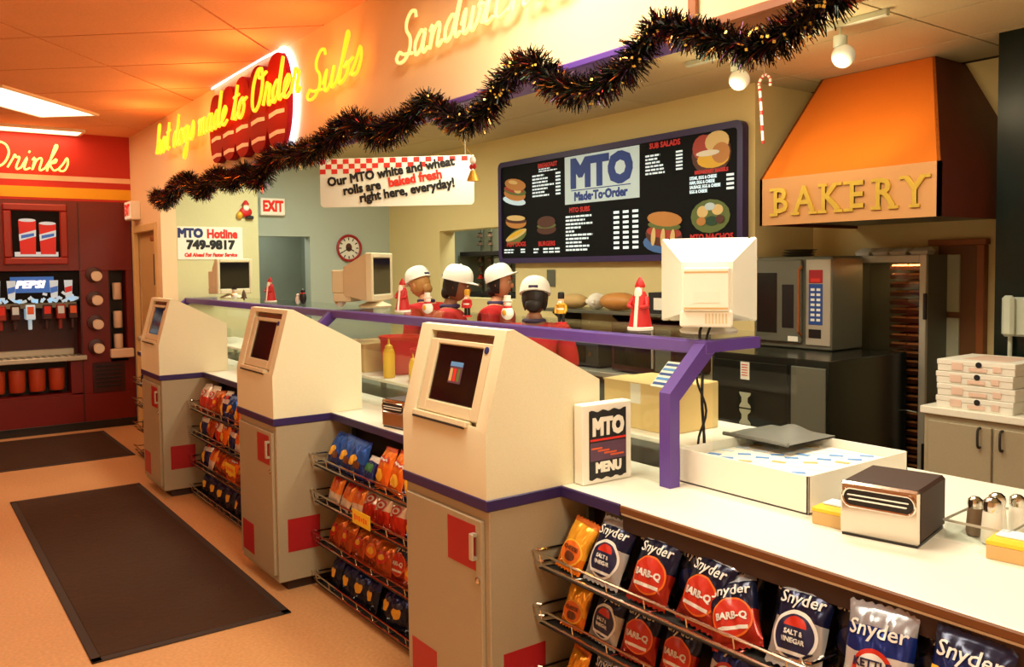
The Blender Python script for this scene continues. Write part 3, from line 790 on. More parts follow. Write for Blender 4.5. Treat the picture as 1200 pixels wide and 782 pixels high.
for kind, x, rz, ro, ex in (('cheese', -2.255, 6, 8, 'against the kiosk side'), ('vinegar', -2.085, 4, 2, 'beside the cheese bag'), ('bbq', -1.875, 2, 0, 'beside a vinegar bag'), ('bbq', -1.675, -4, 3, 'between two barbecue bags'), ('vinegar', -1.335, 4, -2, 'at the end')):
    put_bag(kind, x, 1.868, shelf_z(0), R(28), R(rz), R(ro), W1, .9, ex)
put_bag('bbq', -1.505, 1.86, shelf_z(0)-.005, R(33), R(10), R(-22), W1, .82, 'slumped sideways')
for kind, x, rz, ro in (('dark', -2.14, 3, 4), ('dark', -1.95, -3, 2), ('dark', -1.76, 4, 0), ('dark', -1.585, -4, -3), ('dark', -1.40, 3, 2)):
    put_bag(kind, x, 1.965, shelf_z(0)+.0, R(12), R(rz), R(ro), 'on the counter-end rack, back row', .88)
W2 = 'on the counter-end rack, second shelf'
for kind, x, rz, ro, ex in (('cheese', -2.235, 6, 2, ''), ('vinegar', -2.08, -2, 3, 'beside the cheese bag'), ('bbq', -1.915, 4, 0, 'beside a vinegar bag'), ('bbq', -1.75, -3, -2, 'beside a silver bag'), ('silver', -1.565, 3, 2, ''), ('vinegar', -1.38, 0, 0, 'beside a silver bag')):
    put_bag(kind, x, 1.868, shelf_z(1), R(22), R(rz), R(ro), W2, .8, ex)
for k, nm in ((2, 'third'), (3, 'bottom')):
    for i, kind in enumerate(('cheese', 'silver', 'bbq', 'vinegar', 'red', 'corn')):
        put_bag(kind, -2.24+.165*i, 1.868, shelf_z(k), R(20), R((-4, 3, 5, -3, 2, 0)[i]), R((2, -2, 0, 3, -3, 1)[i]), 'on the counter-end rack, %s shelf' % nm, .74)
W3 = 'on the rack below the napkin dispenser'
for kind, x, rz, ro, ex in (('silver', -1.10, 6, -3, 'beside the corn chips'), ('corn', -.905, 4, 2, ''), ('red', -.72, -3, 0, ''), ('silver', -.53, 3, 2, 'beside the red bag')):
    put_bag(kind, x, 1.855, shelf_z(0)-.01, R(22), R(rz), R(ro), W3, .92, ex)
for kind, x, rz, ro in (('dark', -1.2, 6, -3), ('dark', -1.0, 4, 2)):
    put_bag(kind, x, 1.965, shelf_z(0), R(14), R(rz), R(ro), 'behind the bags below the napkin dispenser', .92)
rowsA = [(['blue', 'blue', 'blue', 'green', 'orange', 'orange', 'white_blue', 'white_blue', 'brown'], 'top'), (['peach', 'peach', 'peach', 'white_red', 'white_red', 'white_red', 'white_blue', 'white_blue', 'white_blue'], 'second'),
         (['amber', 'amber', 'amber', 'brown', 'amber', 'bbq', 'brown', 'dark', 'amber'], 'third'), (['navy']*9, 'bottom')]
for k, (row, nm) in enumerate(rowsA):
    n = len(row)
    for i, kd in enumerate(row):
        x = -4.30+(1.27)*(i+.5)/n
        put_bag(kd, x, 1.872+random.uniform(-.006, .006), shelf_z(k)+random.uniform(0, .004), R(random.uniform(16, 26)), R(random.uniform(-9, 9)), R(random.uniform(-7, 7)),
                'on the menu-stand kiosk rack, %s shelf' % nm, .84 if kd in ('dark', 'bbq') else (.9 if k else 1.0))
rowsB = [(['white_red', 'white_red', 'amber', 'white_blue', 'blue', 'orange', 'white_blue', 'orange', 'brown', 'blue'], 'top'), (['white_blue', 'amber', 'white_red', 'orange', 'white_blue', 'peach', 'white_blue', 'orange', 'brown', 'blue'], 'second'),
         (['white_blue', 'peach', 'amber', 'brown', 'orange', 'amber', 'peach', 'orange', 'white_red', 'amber'], 'third'), (['navy']*9, 'bottom')]
for k, (row, nm) in enumerate(rowsB):
    n = len(row)
    for i, kd in enumerate(row):
        x = -6.70+(1.66)*(i+.5)/n
        put_bag(kd, x, 1.872+random.uniform(-.006, .006), shelf_z(k)+random.uniform(0, .004), R(random.uniform(14, 24)), R(random.uniform(-9, 9)), R(random.uniform(-7, 7)),
                'on the middle kiosk rack, %s shelf' % nm, 1.0)
for k in range(4):
    for i in range(5):
        kd = ('teal', 'blue', 'teal', 'teal', 'blue')[(i+k) % 5]
        put_bag(kd, -8.5+.22*i, 1.87, shelf_z(k), R(random.uniform(14, 24)), R(random.uniform(-9, 9)), R(random.uniform(-7, 7)), 'past the drink-side kiosk, %s shelf' % ('top', 'second', 'third', 'bottom')[k], .95)

# ------------------------------------------------------------------ things on the near counter
nd_me = {}
def napkin_dispenser(label, loc, rz, s_=1.0):
    t = thing('napkin_dispenser', label, 'napkin dispenser', loc, rz)
    if not nd_me:
        nd_me['case'] = mesh_of(G().box(-.098, .098, .012, .235, .006, .142, .008), 'case', 'dark_brown')
        g = G().box(-.098, .098, 0, .014, .006, .142, .006)
        nd_me['face'] = mesh_of(g, 'face', 'chrome')
        n = 18; pts = []
        for i in range(n):
            a = 2*PI*i/n; cx_ = .068 if math.cos(a) > 0 else -.068
            pts.append((cx_+.022*math.cos(a), .104+.024*math.sin(a)))
        nd_me['slot'] = mesh_of(G().prism(pts, -.0015, .004, 'XZ'), 'slot', 'black')
        nd_me['nap'] = mesh_of(G().box(-.078, .074, -.006, .002, .108, .111, .001).box(-.074, .07, -.008, .002, .097, .100, .001), 'napkin', 'paper')
        nd_me['rim'] = mesh_of(G().tube([(x, -.002, z) for x, z in pts], .004, 6, True), 'rim', 'chrome')
        nd_me['foot'] = mesh_of(G().box(-.094, .094, .006, .23, 0, .007), 'foot', 'black')
    for k, n_ in (('case', 'case'), ('face', 'face_plate'), ('slot', 'slot'), ('nap', 'napkin'), ('rim', 'slot_rim'), ('foot', 'base')): obj(n_, nd_me[k], None, t)
    return t
napkin_dispenser('chrome-faced napkin dispenser with a dark top, beside the shaker basket', (-1.325, 2.255, .95), R(12)).scale = (1.12, 1.1, 1.14)
napkin_dispenser('dark napkin dispenser with a chrome face, behind the middle snack rack', (-3.74, 1.985, .95), R(8))

t = thing('paper_bin', 'large open white box of printed wrappers on the counter', 'box', (-1.875, 2.615, .95))
hx, hy, hz = .275, .295, .125
obj('box_walls', G().box(-hx, hx, -hy, -hy+.008, 0, hz, .001).box(-hx, hx, hy-.008, hy, 0, hz, .001).box(-hx, -hx+.008, -hy, hy, 0, hz, .001).box(hx-.008, hx, -hy, hy, 0, hz, .001).box(-hx, hx, -hy, hy, 0, .006), 'white', t)
fl = obj('wrapper_stack', G().box(-hx+.012, hx-.012, -hy+.012, hy-.012, .006, .092, .004), 'paper', t)
rnd = random.Random(3)
for i in range(7):
    for j in range(7):
        m = Matrix.Translation((-.225+.075*i+rnd.uniform(-.01, .01), -.24+.08*j+rnd.uniform(-.012, .012), .0925)) @ Matrix.Rotation(rnd.uniform(-.3, .3)+.5, 4, 'Z')
        obj('wrapper_print', G().box(-.024, .024, -.012, .012, 0, .0012, 0, m), ('sky_ink', 'white_blue', 'cardboard', 'sky_ink', 'white_blue')[(i*2+j*3) % 5], fl)
t = thing('grey_tray', 'grey folded plastic bag lying across the white wrapper box', 'bag', (-2.08, 2.79, 1.076))
g = G(); vs = []; nn = 10
for j in range(nn+1):
    for i in range(nn+1):
        u, v = i/nn, j/nn
        vs.append((-.12+.30*u, -.16+.30*v, .006+.05*math.sin(PI*u)*math.sin(PI*v)*(.6+.4*math.sin(7*u+5*v))))
g.add(vs, [(j*(nn+1)+i, j*(nn+1)+i+1, (j+1)*(nn+1)+i+1, (j+1)*(nn+1)+i) for j in range(nn) for i in range(nn)])
g.add([(-.12, -.16, 0), (.18, -.16, 0), (.18, .14, 0), (-.12, .14, 0)], [(0, 1, 2, 3)])
obj('folded_sheet', g, 'grey_pad', t, 60)
obj('edge_fold', G().tube([(-.12, -.16, .008), (.03, -.165, .012), (.18, -.16, .008)], .008, 6), 'grey_pad', t)
t = thing('cutting_board', 'white cutting board at the kitchen edge of the counter', 'cutting board', (-2.44, 3.155, .951))
obj('board', G().box(-.34, .34, -.10, .12, .008, .03, .008), 'white', t)
obj('board_foot', G().box(-.31, -.28, -.08, .1, 0, .009).box(.28, .31, -.08, .1, 0, .009), 'grey_pad', t)
t = thing('order_pad', 'small tan pad of order slips beside the grey bag', 'notepad', (-2.22, 3.12, .981), R(18))
obj('slips', G().box(-.06, .06, -.03, .03, 0, .02, .002), 'cardboard', t); obj('top_slip', G().box(-.058, .055, -.027, .03, .02, .022), 'paper', t)

for label, x, y, rz in (('yellow condiment packet box between the wrapper box and the napkin dispenser', -1.50, 2.325, 6), ('yellow condiment packet box beside the shaker basket', -1.03, 2.42, 8)):
    t = thing('packet_box', label, 'box', (x, y, .95), R(rz))
    obj('carton', G().box(-.052, .052, -.06, .06, 0, .04, .002), 'cardboard', t)
    obj('yellow_rim', G().box(-.0525, .0525, -.0605, .0605, .04, .052, .001), 'yellow', t)
    obj('packets', G().box(-.045, .045, -.01, .053, .05, .058, .003), 'white_blue', t)
t = thing('shaker_basket', 'clear low basket holding the salt and pepper shakers', 'basket', (-1.15, 2.565, .95), R(4))
obj('basket_walls', G().box(-.085, .085, -.125, -.121, 0, .055).box(-.085, .085, .121, .125, 0, .055).box(-.085, -.081, -.121, .121, 0, .055).box(.081, .085, -.121, .121, 0, .055).box(-.081, .081, -.121, .121, 0, .003), 'glass', t)
obj('basket_rim', G().tube([(-.086, -.126, .055), (.086, -.126, .055), (.086, .126, .055), (-.086, .126, .055)], .004, 6, True), 'steel', t)
sh = 0
for label, x, y, fill, s_ in (('tall glass salt shaker, foremost in the clear basket', -1.12, 2.49, 'salt', 1.1), ('glass pepper shaker with a chrome cap beside the napkin dispenser', -1.185, 2.53, 'pepper', .95),
                              ('salt shaker with a wide chrome cap in the middle of the basket', -1.145, 2.575, 'salt', 1.05), ('small salt shaker at the far end of the basket', -1.12, 2.645, 'salt', .95)):
    t = thing('shaker', label, 'shaker', (x, y, .9535)); t.scale = (s_, s_, s_)
    obj('jar', G().lathe([(.024, 0), (.026, .01), (.022, .075), (.020, .085)], 12), fill, t)
    obj('cap', G().lathe([(.0215, .083), (.023, .095), (.021, .108), (.012, .116), (.004, .118)], 12), 'chrome', t)

# ------------------------------------------------------------------ drink station
ds = thing('drink_station', 'dark red built-in soda fountain wall with a lit picture panel', 'soda fountain', (-10.31, 1.2, 0))
def D(g, y0, y1, z0, z1, x0, x1, b=.004): return g.box(x0, x1, y0-1.2, y1-1.2, z0, z1, b)
g = G()
D(g, -.42, 2.19, 1.76, 2.52, -.55, 0); D(g, -.42, 2.19, .0, .40, -.55, 0); D(g, 1.655, 1.94, .40, 1.76, -.55, 0); D(g, 2.12, 2.19, .40, 1.76, -.55, 0); D(g, 1.94, 2.12, .40, .74, -.55, 0)
D(g, -.42, 1.655, .40, .42, -.55, 0); D(g, 1.53, 1.655, .40, .80, -.55, 0); D(g, -.42, 2.19, .40, 1.76, -.6, -.5)
obj('cabinet', g, 'machine', ds)
obj('plinth', D(G(), -.42, 2.19, 0, .09, -.02, .012), 'black', ds)
obj('panel_joint', D(G(), 1.645, 1.66, .09, 2.5, -.01, .004, 0), 'machine_dk', ds)
g = G(); D(g, .94, 1.545, 2.40, 2.475, -.01, .03, .012); D(g, .94, 1.545, 1.83, 1.905, -.01, .03, .012); D(g, .94, 1.02, 1.905, 2.40, -.01, .03, .012); D(g, 1.47, 1.545, 1.905, 2.40, -.01, .03, .012)
pf = obj('picture_frame', g, 'machine_trim', ds)
pp = obj('picture', D(G(), 1.02, 1.47, 1.905, 2.40, -.005, .006, 0), 'menu_black', ds)
for cy in (1.165, 1.355):
    hh = 2.30 if cy < 1.2 else 2.27
    m = frame((.0065, cy-1.2, 2.1), (0, 1, 0), (0, 0, 1))
    obj('pictured_cup', G().prism([(-.072, -.16), (.072, -.16), (.082, hh-2.1), (-.082, hh-2.1)], 0, .002, 'XY', m), 'soda_red', pp)
    obj('pictured_cup_band', G().prism([(-.078, -.02), (.078, .03), (.08, .10), (-.08, .05)], .0021, .0032, 'XY', m), 'soda_ice', pp)
    obj('pictured_cup_mark', G().prism([(-.06, .005), (.06, .035), (.06, .065), (-.06, .04)], .0033, .004, 'XY', m), 'soda_blue', pp)
    obj('pictured_cup_rim', G().disc((0, hh-2.1), .08, .018, m @ Matrix.Translation((0, 0, .0021))), 'soda_ice', pp)
obj('pictured_ice', D(G(), 1.04, 1.45, 1.915, 1.965, .004, .0075, 0), 'soda_ice', pp)
# lit header, nozzles, drip tray
hd = obj('lit_header', D(G(), -.30, 1.645, 1.42, 1.755, -.08, -.03, .003), 'menu_black', ds)
text('PEPSI', .105, 'soda_white', hd, SIDE(-.029, 1.17-1.2, 1.615), off=.006, shear=.25, sx=1.15)
obj('blue_field', D(G(), .99, 1.40, 1.53, 1.70, -.0305, -.0295, 0), 'soda_blue', hd)
rnd = random.Random(5)
for i in range(60):
    y = rnd.uniform(.55, 1.63); z = 1.435+abs(rnd.gauss(0, .03))
    m = frame((-.0297, y-1.2, z), (0, math.cos(i), math.sin(i)), (0, -math.sin(i), math.cos(i)))
    obj('printed_ice', G().box(-.022, .022, -.014, .014, 0, .0012, 0, m), 'soda_ice', hd)
for cy in (.86, 1.0, 1.40, 1.54):
    m = frame((-.029, cy-1.2, 1.56), (0, 1, 0), (0, 0, 1))
    obj('printed_cup', G().prism([(-.032, -.09), (.032, -.09), (.042, .10), (-.042, .10)], .0006, .0018, 'XY', m), 'soda_ice', hd)
    obj('printed_cup_mark', G().prism([(-.034, -.04), (.034, -.02), (.036, .04), (-.036, .02)], .0019, .0026, 'XY', m), 'soda_red' if cy in (.86, 1.54) else 'soda_blue', hd)
obj('dispenser_back', D(G(), -.40, 1.65, .80, 1.42, -.30, -.26, 0), 'machine_dk', ds)
obj('valve_bar', D(G(), -.35, 1.62, 1.36, 1.43, -.26, -.04, .006), 'steel_dk', ds)
g = G()
for i, y in enumerate((.30, .52, .74, .90, 1.03, 1.17, 1.33, 1.46, 1.58)):
    nz = obj('nozzle', D(D(G(), y-.045, y+.045, 1.24, 1.40, -.20, -.02, .008), y-.018, y+.018, 1.13, 1.24, -.13, -.09, .006), 'soda_ice' if y == 1.17 else ('machine_trim' if i % 2 else 'machine_dk'), ds)
    obj('flavour_card', D(G(), y-.03, y+.03, 1.30, 1.38, -.021, -.017, 0), ('ink_red', 'white_blue', 'ink_orange')[i % 3], nz)
dt = obj('drip_tray', D(D(G(), -.40, 1.69, .78, .83, -.26, .05, .006), -.40, 1.60, .83, .90, -.26, -.2, .006), 'steel', ds)
g = G()
for i in range(30): D(g, -.36+i*.068, -.33+i*.068, .83, .836, -.2, .03, 0)
obj('drip_grille', g, 'steel_dk', dt)
# cup window with orange cups
cw = obj('cup_window_back', D(G(), -.40, 1.54, .42, .76, -.30, -.27, 0), 'black', ds)
for i in range(10):
    y = -.3+i*.19
    obj('stacked_cups', G().lathe([(.07, -.12), (.078, -.1), (.084, .10), (.08, .12)], 12, Matrix.Translation((-.14, y-1.2, .58))), 'orange_cup', ds)
# sideways cup dispensers and the lid holder
for z in (1.715, 1.45, 1.184, .919):
    m = Matrix.Translation((0, 1.79-1.2, z)) @ Matrix.Rotation(PI/2, 4, 'Y')
    cd_ = obj('cup_dispenser', G().lathe([(.085, -.02), (.085, .025), (.07, .03)], 18, m), 'machine_dk', ds)
    m2 = Matrix.Translation((.03, 1.80-1.2, z)) @ Matrix.Rotation(R(72), 4, 'Z') @ Matrix.Rotation(R(92), 4, 'X')
    obj('cup', G().lathe([(.035, -.03), (.052, .12), (.056, .125)], 16, Matrix.Translation((0, 1.80-1.2, z)) @ Matrix.Rotation(R(98), 4, 'Y') @ Matrix.Rotation(0, 4, 'Z')), 'cup', cd_)
    obj('cup_mouth', G().disc((0, 0), .047, .047, Matrix.Translation((.1255, 1.80-1.2, z-.017)) @ Matrix.Rotation(R(98), 4, 'Y')), 'cup_in', cd_)
lh = obj('lid_holder', D(D(G(), 1.94, 2.12, .76, 1.76, -.25, -.22, 0), 1.94, 1.95, .76, 1.76, -.25, .0, 0), 'black', ds)
for z in (1.50, 1.18, .92):
    obj('lid_stack', G().lathe([(.045, -.09), (.05, -.08), (.05, .09), (.045, .1)], 14, Matrix.Translation((-.1, 2.04-1.2, z+.02))), 'cup', lh)
obj('straw_tray', D(G(), 1.93, 2.17, .78, .88, -.05, .07, .01), 'cup', ds)
obj('grille', D(G(), 1.745, 2.08, .40, .74, -.004, .008, .003), 'machine_dk', ds)
for i in range(6): obj('grille_bar', D(G(), 1.78, 2.04, .46+i*.045, .48+i*.045, .006, .014, .002), 'black', ds)

# ------------------------------------------------------------------ neon script
GLY = {
 'h': ([[(0, .05), (.14, .5), (.22, .92), (.15, 1.0), (.10, .8), (.10, .02), (.12, .3), (.24, .48), (.33, .4), (.33, .08), (.39, 0), (.5, .08)]], .5),
 'o': ([[(0, .08), (.12, .38), (.22, .5), (.09, .42), (.05, .2), (.14, 0), (.28, .05), (.34, .28), (.23, .5), (.32, .42), (.45, .46)]], .43),
 't': ([[(0, .05), (.12, .5), (.17, .9), (.13, .3), (.18, .02), (.32, .08)], [(.02, .6), (.30, .64)]], .32),
 'd': ([[(.3, .4), (.18, .5), (.05, .3), (.1, .02), (.26, .15), (.37, .98), (.34, .3), (.39, .02), (.5, .08)]], .5),
 'g': ([[(.32, .42), (.18, .5), (.05, .3), (.12, .02), (.28, .15), (.34, .48), (.31, -.25), (.18, -.5), (.06, -.34), (.25, -.08), (.5, .1)]], .5),
 's': ([[(0, .05), (.12, .3), (.19, .54), (.27, .3), (.22, .04), (.08, .02), (.05, .1)]], .34),
 'm': ([[(0, .38), (.06, .48), (.08, .0), (.12, .35), (.2, .48), (.26, .4), (.26, .0), (.3, .35), (.38, .48), (.44, .4), (.44, .06), (.5, 0), (.58, .08)]], .58),
 'n': ([[(0, .38), (.06, .48), (.08, .0), (.12, .35), (.22, .48), (.29, .4), (.29, .06), (.35, 0), (.44, .08)]], .44),
 'a': ([[(.3, .42), (.18, .5), (.05, .28), (.12, .02), (.26, .12), (.32, .48), (.32, .1), (.38, 0), (.48, .08)]], .48),
 'e': ([[(0, .08), (.16, .2), (.28, .38), (.2, .5), (.08, .35), (.10, .06), (.24, 0), (.4, .1)]], .4),
 'r': ([[(0, .05), (.08, .4), (.11, .56), (.17, .46), (.27, .46), (.25, .1), (.31, 0), (.4, .08)]], .4),
 'i': ([[(0, .05), (.1, .48), (.1, .08), (.16, 0), (.28, .08)], [(.11, .66), (.13, .74)]], .28),
 'k': ([[(0, .05), (.15, .6), (.21, .95), (.13, .98), (.10, 0), (.12, .25), (.28, .48), (.29, .34), (.14, .26), (.3, .02), (.42, .08)]], .42),
 'u': ([[(0, .2), (.07, .48), (.08, .1), (.17, 0), (.28, .15), (.32, .48), (.32, .08), (.38, 0), (.48, .08)]], .48),
 'b': ([[(0, .05), (.14, .6), (.2, .95), (.12, .98), (.09, .1), (.2, 0), (.33, .15), (.3, .38), (.2, .3), (.45, .4)]], .44),
 'w': ([[(0, .2), (.06, .48), (.08, .08), (.16, 0), (.25, .15), (.27, .46), (.28, .08), (.36, 0), (.46, .2), (.46, .48), (.42, .4), (.58, .4)]], .56),
 'c': ([[(.28, .4), (.2, .5), (.07, .36), (.07, .08), (.2, 0), (.38, .1)]], .38),
 'S': ([[(.46, .86), (.40, 1.0), (.26, 1.02), (.16, .86), (.2, .66), (.36, .46), (.4, .2), (.28, .02), (.1, .0), (-.02, .12), (.06, .24), (.2, .16), (.5, .1)]], .52),
 'O': ([[(.42, .98), (.22, .98), (.06, .66), (.08, .2), (.26, 0), (.46, .16), (.54, .56), (.46, .9), (.34, 1.0), (.26, .88), (.4, .76), (.68, .84)]], .68),
 'D': ([[(.2, .95), (.17, .4), (.14, .04), (.04, .0), (.1, -.08), (.3, .02), (.52, .2), (.58, .6), (.42, .92), (.15, 1.02), (-.05, .86)]], .66)}
def neon(label, words, x, z, h, y, mat, facing='front', slant=.25, stretch=1.0, rad=.011, rise=0, glow=6):
    t = thing('neon_sign', label, 'neon sign', (x, y, z) if facing == 'front' else (y, x, z))
    pen = 0.0
    for ch in words:
        if ch == ' ':
            pen += .3; continue
        strokes, adv = GLY[ch]; g = G()
        for st in strokes:
            pts = smooth_path([((pen+a+slant*b)*h*stretch, b*h, 0) for a, b in st], 4)
            q = [(p.x, -.03, p.y+rise*p.x) if facing == 'front' else (.03, p.x, p.y) for p in pts]
            g.tube(q, rad, 6)
        lt = obj('letter_tube', g, mat, t, 80)
        a, b = strokes[0][len(strokes[0])//2]
        px, pz = (pen+a+slant*b)*h*stretch, b*h
        sp = G().tube([(px, -.03, pz+rise*px), (px, 0.0, pz+rise*px)] if facing == 'front' else [(.03, px, pz), (0.0, px, pz)], .006, 6)
        obj('tube_support', sp, 'glass', lt)
        pen += adv
    # the tubes' own glow
    wd = pen*h*stretch; n = max(1, round(wd/.8))
    for i in range(n):
        l = bpy.data.lights.new('neon_glow', 'POINT'); l.energy = glow/n; l.color = (1, .42, .12); l.shadow_soft_size = .12
        lo = bpy.data.objects.new('neon_glow', l); COL.objects.link(lo)
        s_ = wd*(i+.5)/n
        lo.location = (x+s_, y-.22, z+h*.4) if facing == 'front' else (y+.22, x+s_, z+h*.4)
    return wd
neon('amber neon script reading hot dogs made to Order', 'hot dogs made to Order', -8.66, 2.86, .27, 2.12, 'neon', stretch=1.42, rad=.012, glow=26)
neon('amber neon script reading Subs', 'Subs', -5.10, 2.80, .25, 2.17, 'neon', stretch=1.72, rad=.010, rise=.06, glow=4.5)
neon('cream neon script reading Sandwiches at the bright end', 'Sandwiches', -3.93, 2.80, .22, 2.17, 'neon_pale', stretch=1.42, rad=.009, slant=.25, rise=.02, glow=.8)
neon('cream neon script reading Drinks on the red wall', 'Drinks', .80, 2.83, .27, -10.31, 'neon_cream', 'side', stretch=1.12, rad=.011, glow=3)

# red sausage-lobed sign behind the script
t = thing('sausage_sign', 'red lobed sausage sign with a white glowing edge on the fascia', 'sign', (-6.25, 2.195, 2.885))
for k, cx in enumerate((-.72, -.40, -.07, .28, .655)):
    hz = .27+.012*k; wx = .166+.008*k
    n = 26; poly = []
    for i in range(n):
        a = 2*PI*i/n
        poly.append((cx+wx*math.copysign(abs(math.cos(a))**.8, math.cos(a)), hz*math.copysign(abs(math.sin(a))**.75, math.sin(a))))
    lb = obj('sausage', G().prism(poly, -.05-.004*k, -.002, 'XZ'), 'hot_red', t)
    for zz in (-.10, -.235):
        obj('highlight', G().prism([(cx-wx*.72, zz), (cx, zz+.012), (cx+wx*.72, zz+.004), (cx+wx*.72, zz+.03), (cx, zz+.042), (cx-wx*.72, zz+.03)], -.052-.004*k, -.049-.004*k, 'XZ'), 'hot_strip', lb)
pts = [(.665+.225*math.cos(a), -.02, .345*math.sin(a)) for a in [R(-95+190*i/28) for i in range(29)]]
obj('glowing_edge', G().tube(pts, .02, 8), 'neon_white', t, 80)
obj('glowing_top', G().tube([(-.9, -.02, .355), (-.3, -.02, .362), (.3, -.02, .362), (.66, -.02, .35)], .008, 6), 'neon_white', t, 80)

# ------------------------------------------------------------------ garland
GP = [(-8.74, 2.49), (-8.52, 2.41), (-8.19, 2.44), (-7.95, 2.52), (-7.62, 2.53), (-7.42, 2.45), (-7.23, 2.41), (-7.0, 2.46), (-6.82, 2.5), (-6.61, 2.44), (-6.37, 2.42), (-6.21, 2.46), (-6.07, 2.44), (-5.95, 2.38), (-5.8, 2.4), (-5.69, 2.48), (-5.47, 2.5), (-5.18, 2.48), (-4.94, 2.48), (-4.76, 2.49), (-4.61, 2.52), (-4.45, 2.55), (-4.32, 2.56), (-4.22, 2.51), (-4.08, 2.46), (-3.91, 2.47), (-3.75, 2.49), (-3.62, 2.54), (-3.53, 2.54), (-3.42, 2.48), (-3.26, 2.41), (-3.11, 2.41), (-3.02, 2.46), (-2.94, 2.52), (-2.86, 2.56), (-2.73, 2.57), (-2.66, 2.52), (-2.55, 2.44), (-2.4, 2.4), (-2.26, 2.42), (-2.16, 2.45), (-2.09, 2.52), (-2.04, 2.55), (-1.94, 2.52), (-1.81, 2.46), (-1.7, 2.42), (-1.61, 2.39), (-1.52, 2.42), (-1.44, 2.45), (-1.37, 2.48), (-1.31, 2.52), (-1.15, 2.6), (-1.0, 2.66)]
t = thing('garland', 'dark tinsel garland swagged along the bottom of the fascia', 'garland', (-5, 2.10, 2.5))
path = smooth_path([(x+5, 0, z-2.5) for x, z in GP], 8)
obj('garland_core', G().tube(path, .022, 6), 'tinsel_dark', t)
rnd = random.Random(21)
cum = [0]
for i in range(1, len(path)): cum.append(cum[-1]+(path[i]-path[i-1]).length)
import bisect
strips = {'tinsel_dark': G(), 'tinsel_purple': G(), 'tinsel_gold': G(), 'tinsel_red': G(), 'tinsel_green': G()}
keys = ['tinsel_dark']*9+['tinsel_purple']*5+['tinsel_gold']*2+['tinsel_red']*1+['tinsel_green']*6
for _ in range(26000):
    d_ = cum[-1]*rnd.random()**.85 if False else rnd.uniform(0, cum[-1])
    i = min(max(bisect.bisect(cum, d_)-1, 0), len(path)-2)
    p = path[i].lerp(path[i+1], (d_-cum[i])/max(1e-6, cum[i+1]-cum[i])); tg = (path[i+1]-path[i]).normalized()
    v = Vector((rnd.gauss(0, 1), rnd.gauss(0, 1), rnd.gauss(0, 1))); v = v-tg*v.dot(tg)*.7; v.normalize()
    ln = rnd.uniform(.045, .088)*(1.25 if p.x < 1.2 else (1.0 if p.x < 2.9 else .88)); wd = v.cross(Vector((rnd.gauss(0, 1), rnd.gauss(0, 1), rnd.gauss(0, 1)))).normalized()*rnd.uniform(.0016, .0032)
    if p.y+v.y*ln > .075: v.y = -abs(v.y)
    q = p+v*.012; e = p+v*ln+Vector((0, 0, -.006)); mdl = (q+e)/2+Vector((0, 0, rnd.uniform(-.004, .008)))
    strips[rnd.choice(keys)].add([q-wd, q+wd, mdl+wd, mdl-wd, e+wd*.6, e-wd*.6], [(0, 1, 2, 3), (3, 2, 4, 5)])
for k, g in strips.items(): obj('tinsel_strands', g, k, t, 0, kind='stuff', merge=False)
g = G()
for _ in range(420):
    p = path[rnd.randrange(len(path))]; v = Vector((rnd.gauss(0, 1), -abs(rnd.gauss(0, 1)), rnd.gauss(0, 1))).normalized()
    c = p+v*rnd.uniform(.055, .082)
    n = v.orthogonal().normalized()*.006; b = v.cross(n)
    g.add([c+n, c+b, c-n, c-b], [(0, 1, 2, 3)])
obj('sequins', g, 'gold', t, 0, kind='stuff')

# ------------------------------------------------------------------ signs
t = thing('bread_sign', 'white hanging sign about fresh baked rolls with a red checkered top', 'sign', (-5.36, 2.90, 2.19), R(46))
W_, H_ = .56, .345
n = 6; poly = [(-W_, H_), (W_, H_)]
for cx, a0 in ((W_-.03, 0), (-W_+.03, -90)):
    for i in range(n+1):
        a = R(a0-90*i/n); poly.append((cx+.03*math.cos(a), .03+.03*math.sin(a)))
obj('board', G().prism(poly, 0, .008, 'XZ'), 'paper', t)
ch = G(); cs = W_*2/26
for r_ in range(3):
    for c in range(26):
        if (r_+c) % 2 == 0 and (r_ < 3):
            x = -W_+c*cs; zt = H_-.004-r_*.035
            if r_ > 0 and c > 25-r_*8: continue
            obj('red_check', G().box(x, x+cs, -.0015, .001, zt-.034, zt), 'ink_red', t)
tl = Matrix.Rotation(R(8.5), 4, 'Y').inverted()
def ln(s_, x, z, size, mat='ink'):
    m = Matrix.Translation((x, -.0022, z)) @ Matrix.Rotation(R(8), 4, Vector((0, -1, 0))) @ FRONT(0, 0, 0)
    text(s_, size, mat, t, m, align='LEFT', off=.0034, sx=.95)
ln('Our MTO white and wheat', -.505, .175, .088); ln('rolls are', -.39, .112, .088); ln('baked fresh', -.055, .163, .088, 'ink_red'); ln('right here, everyday!', -.27, .058, .088)
for x in (-.5, .5): obj('hanging_wire', G().tube([(x, .004, H_), (x, .004, .845)], .002, 4), 'steel', t)

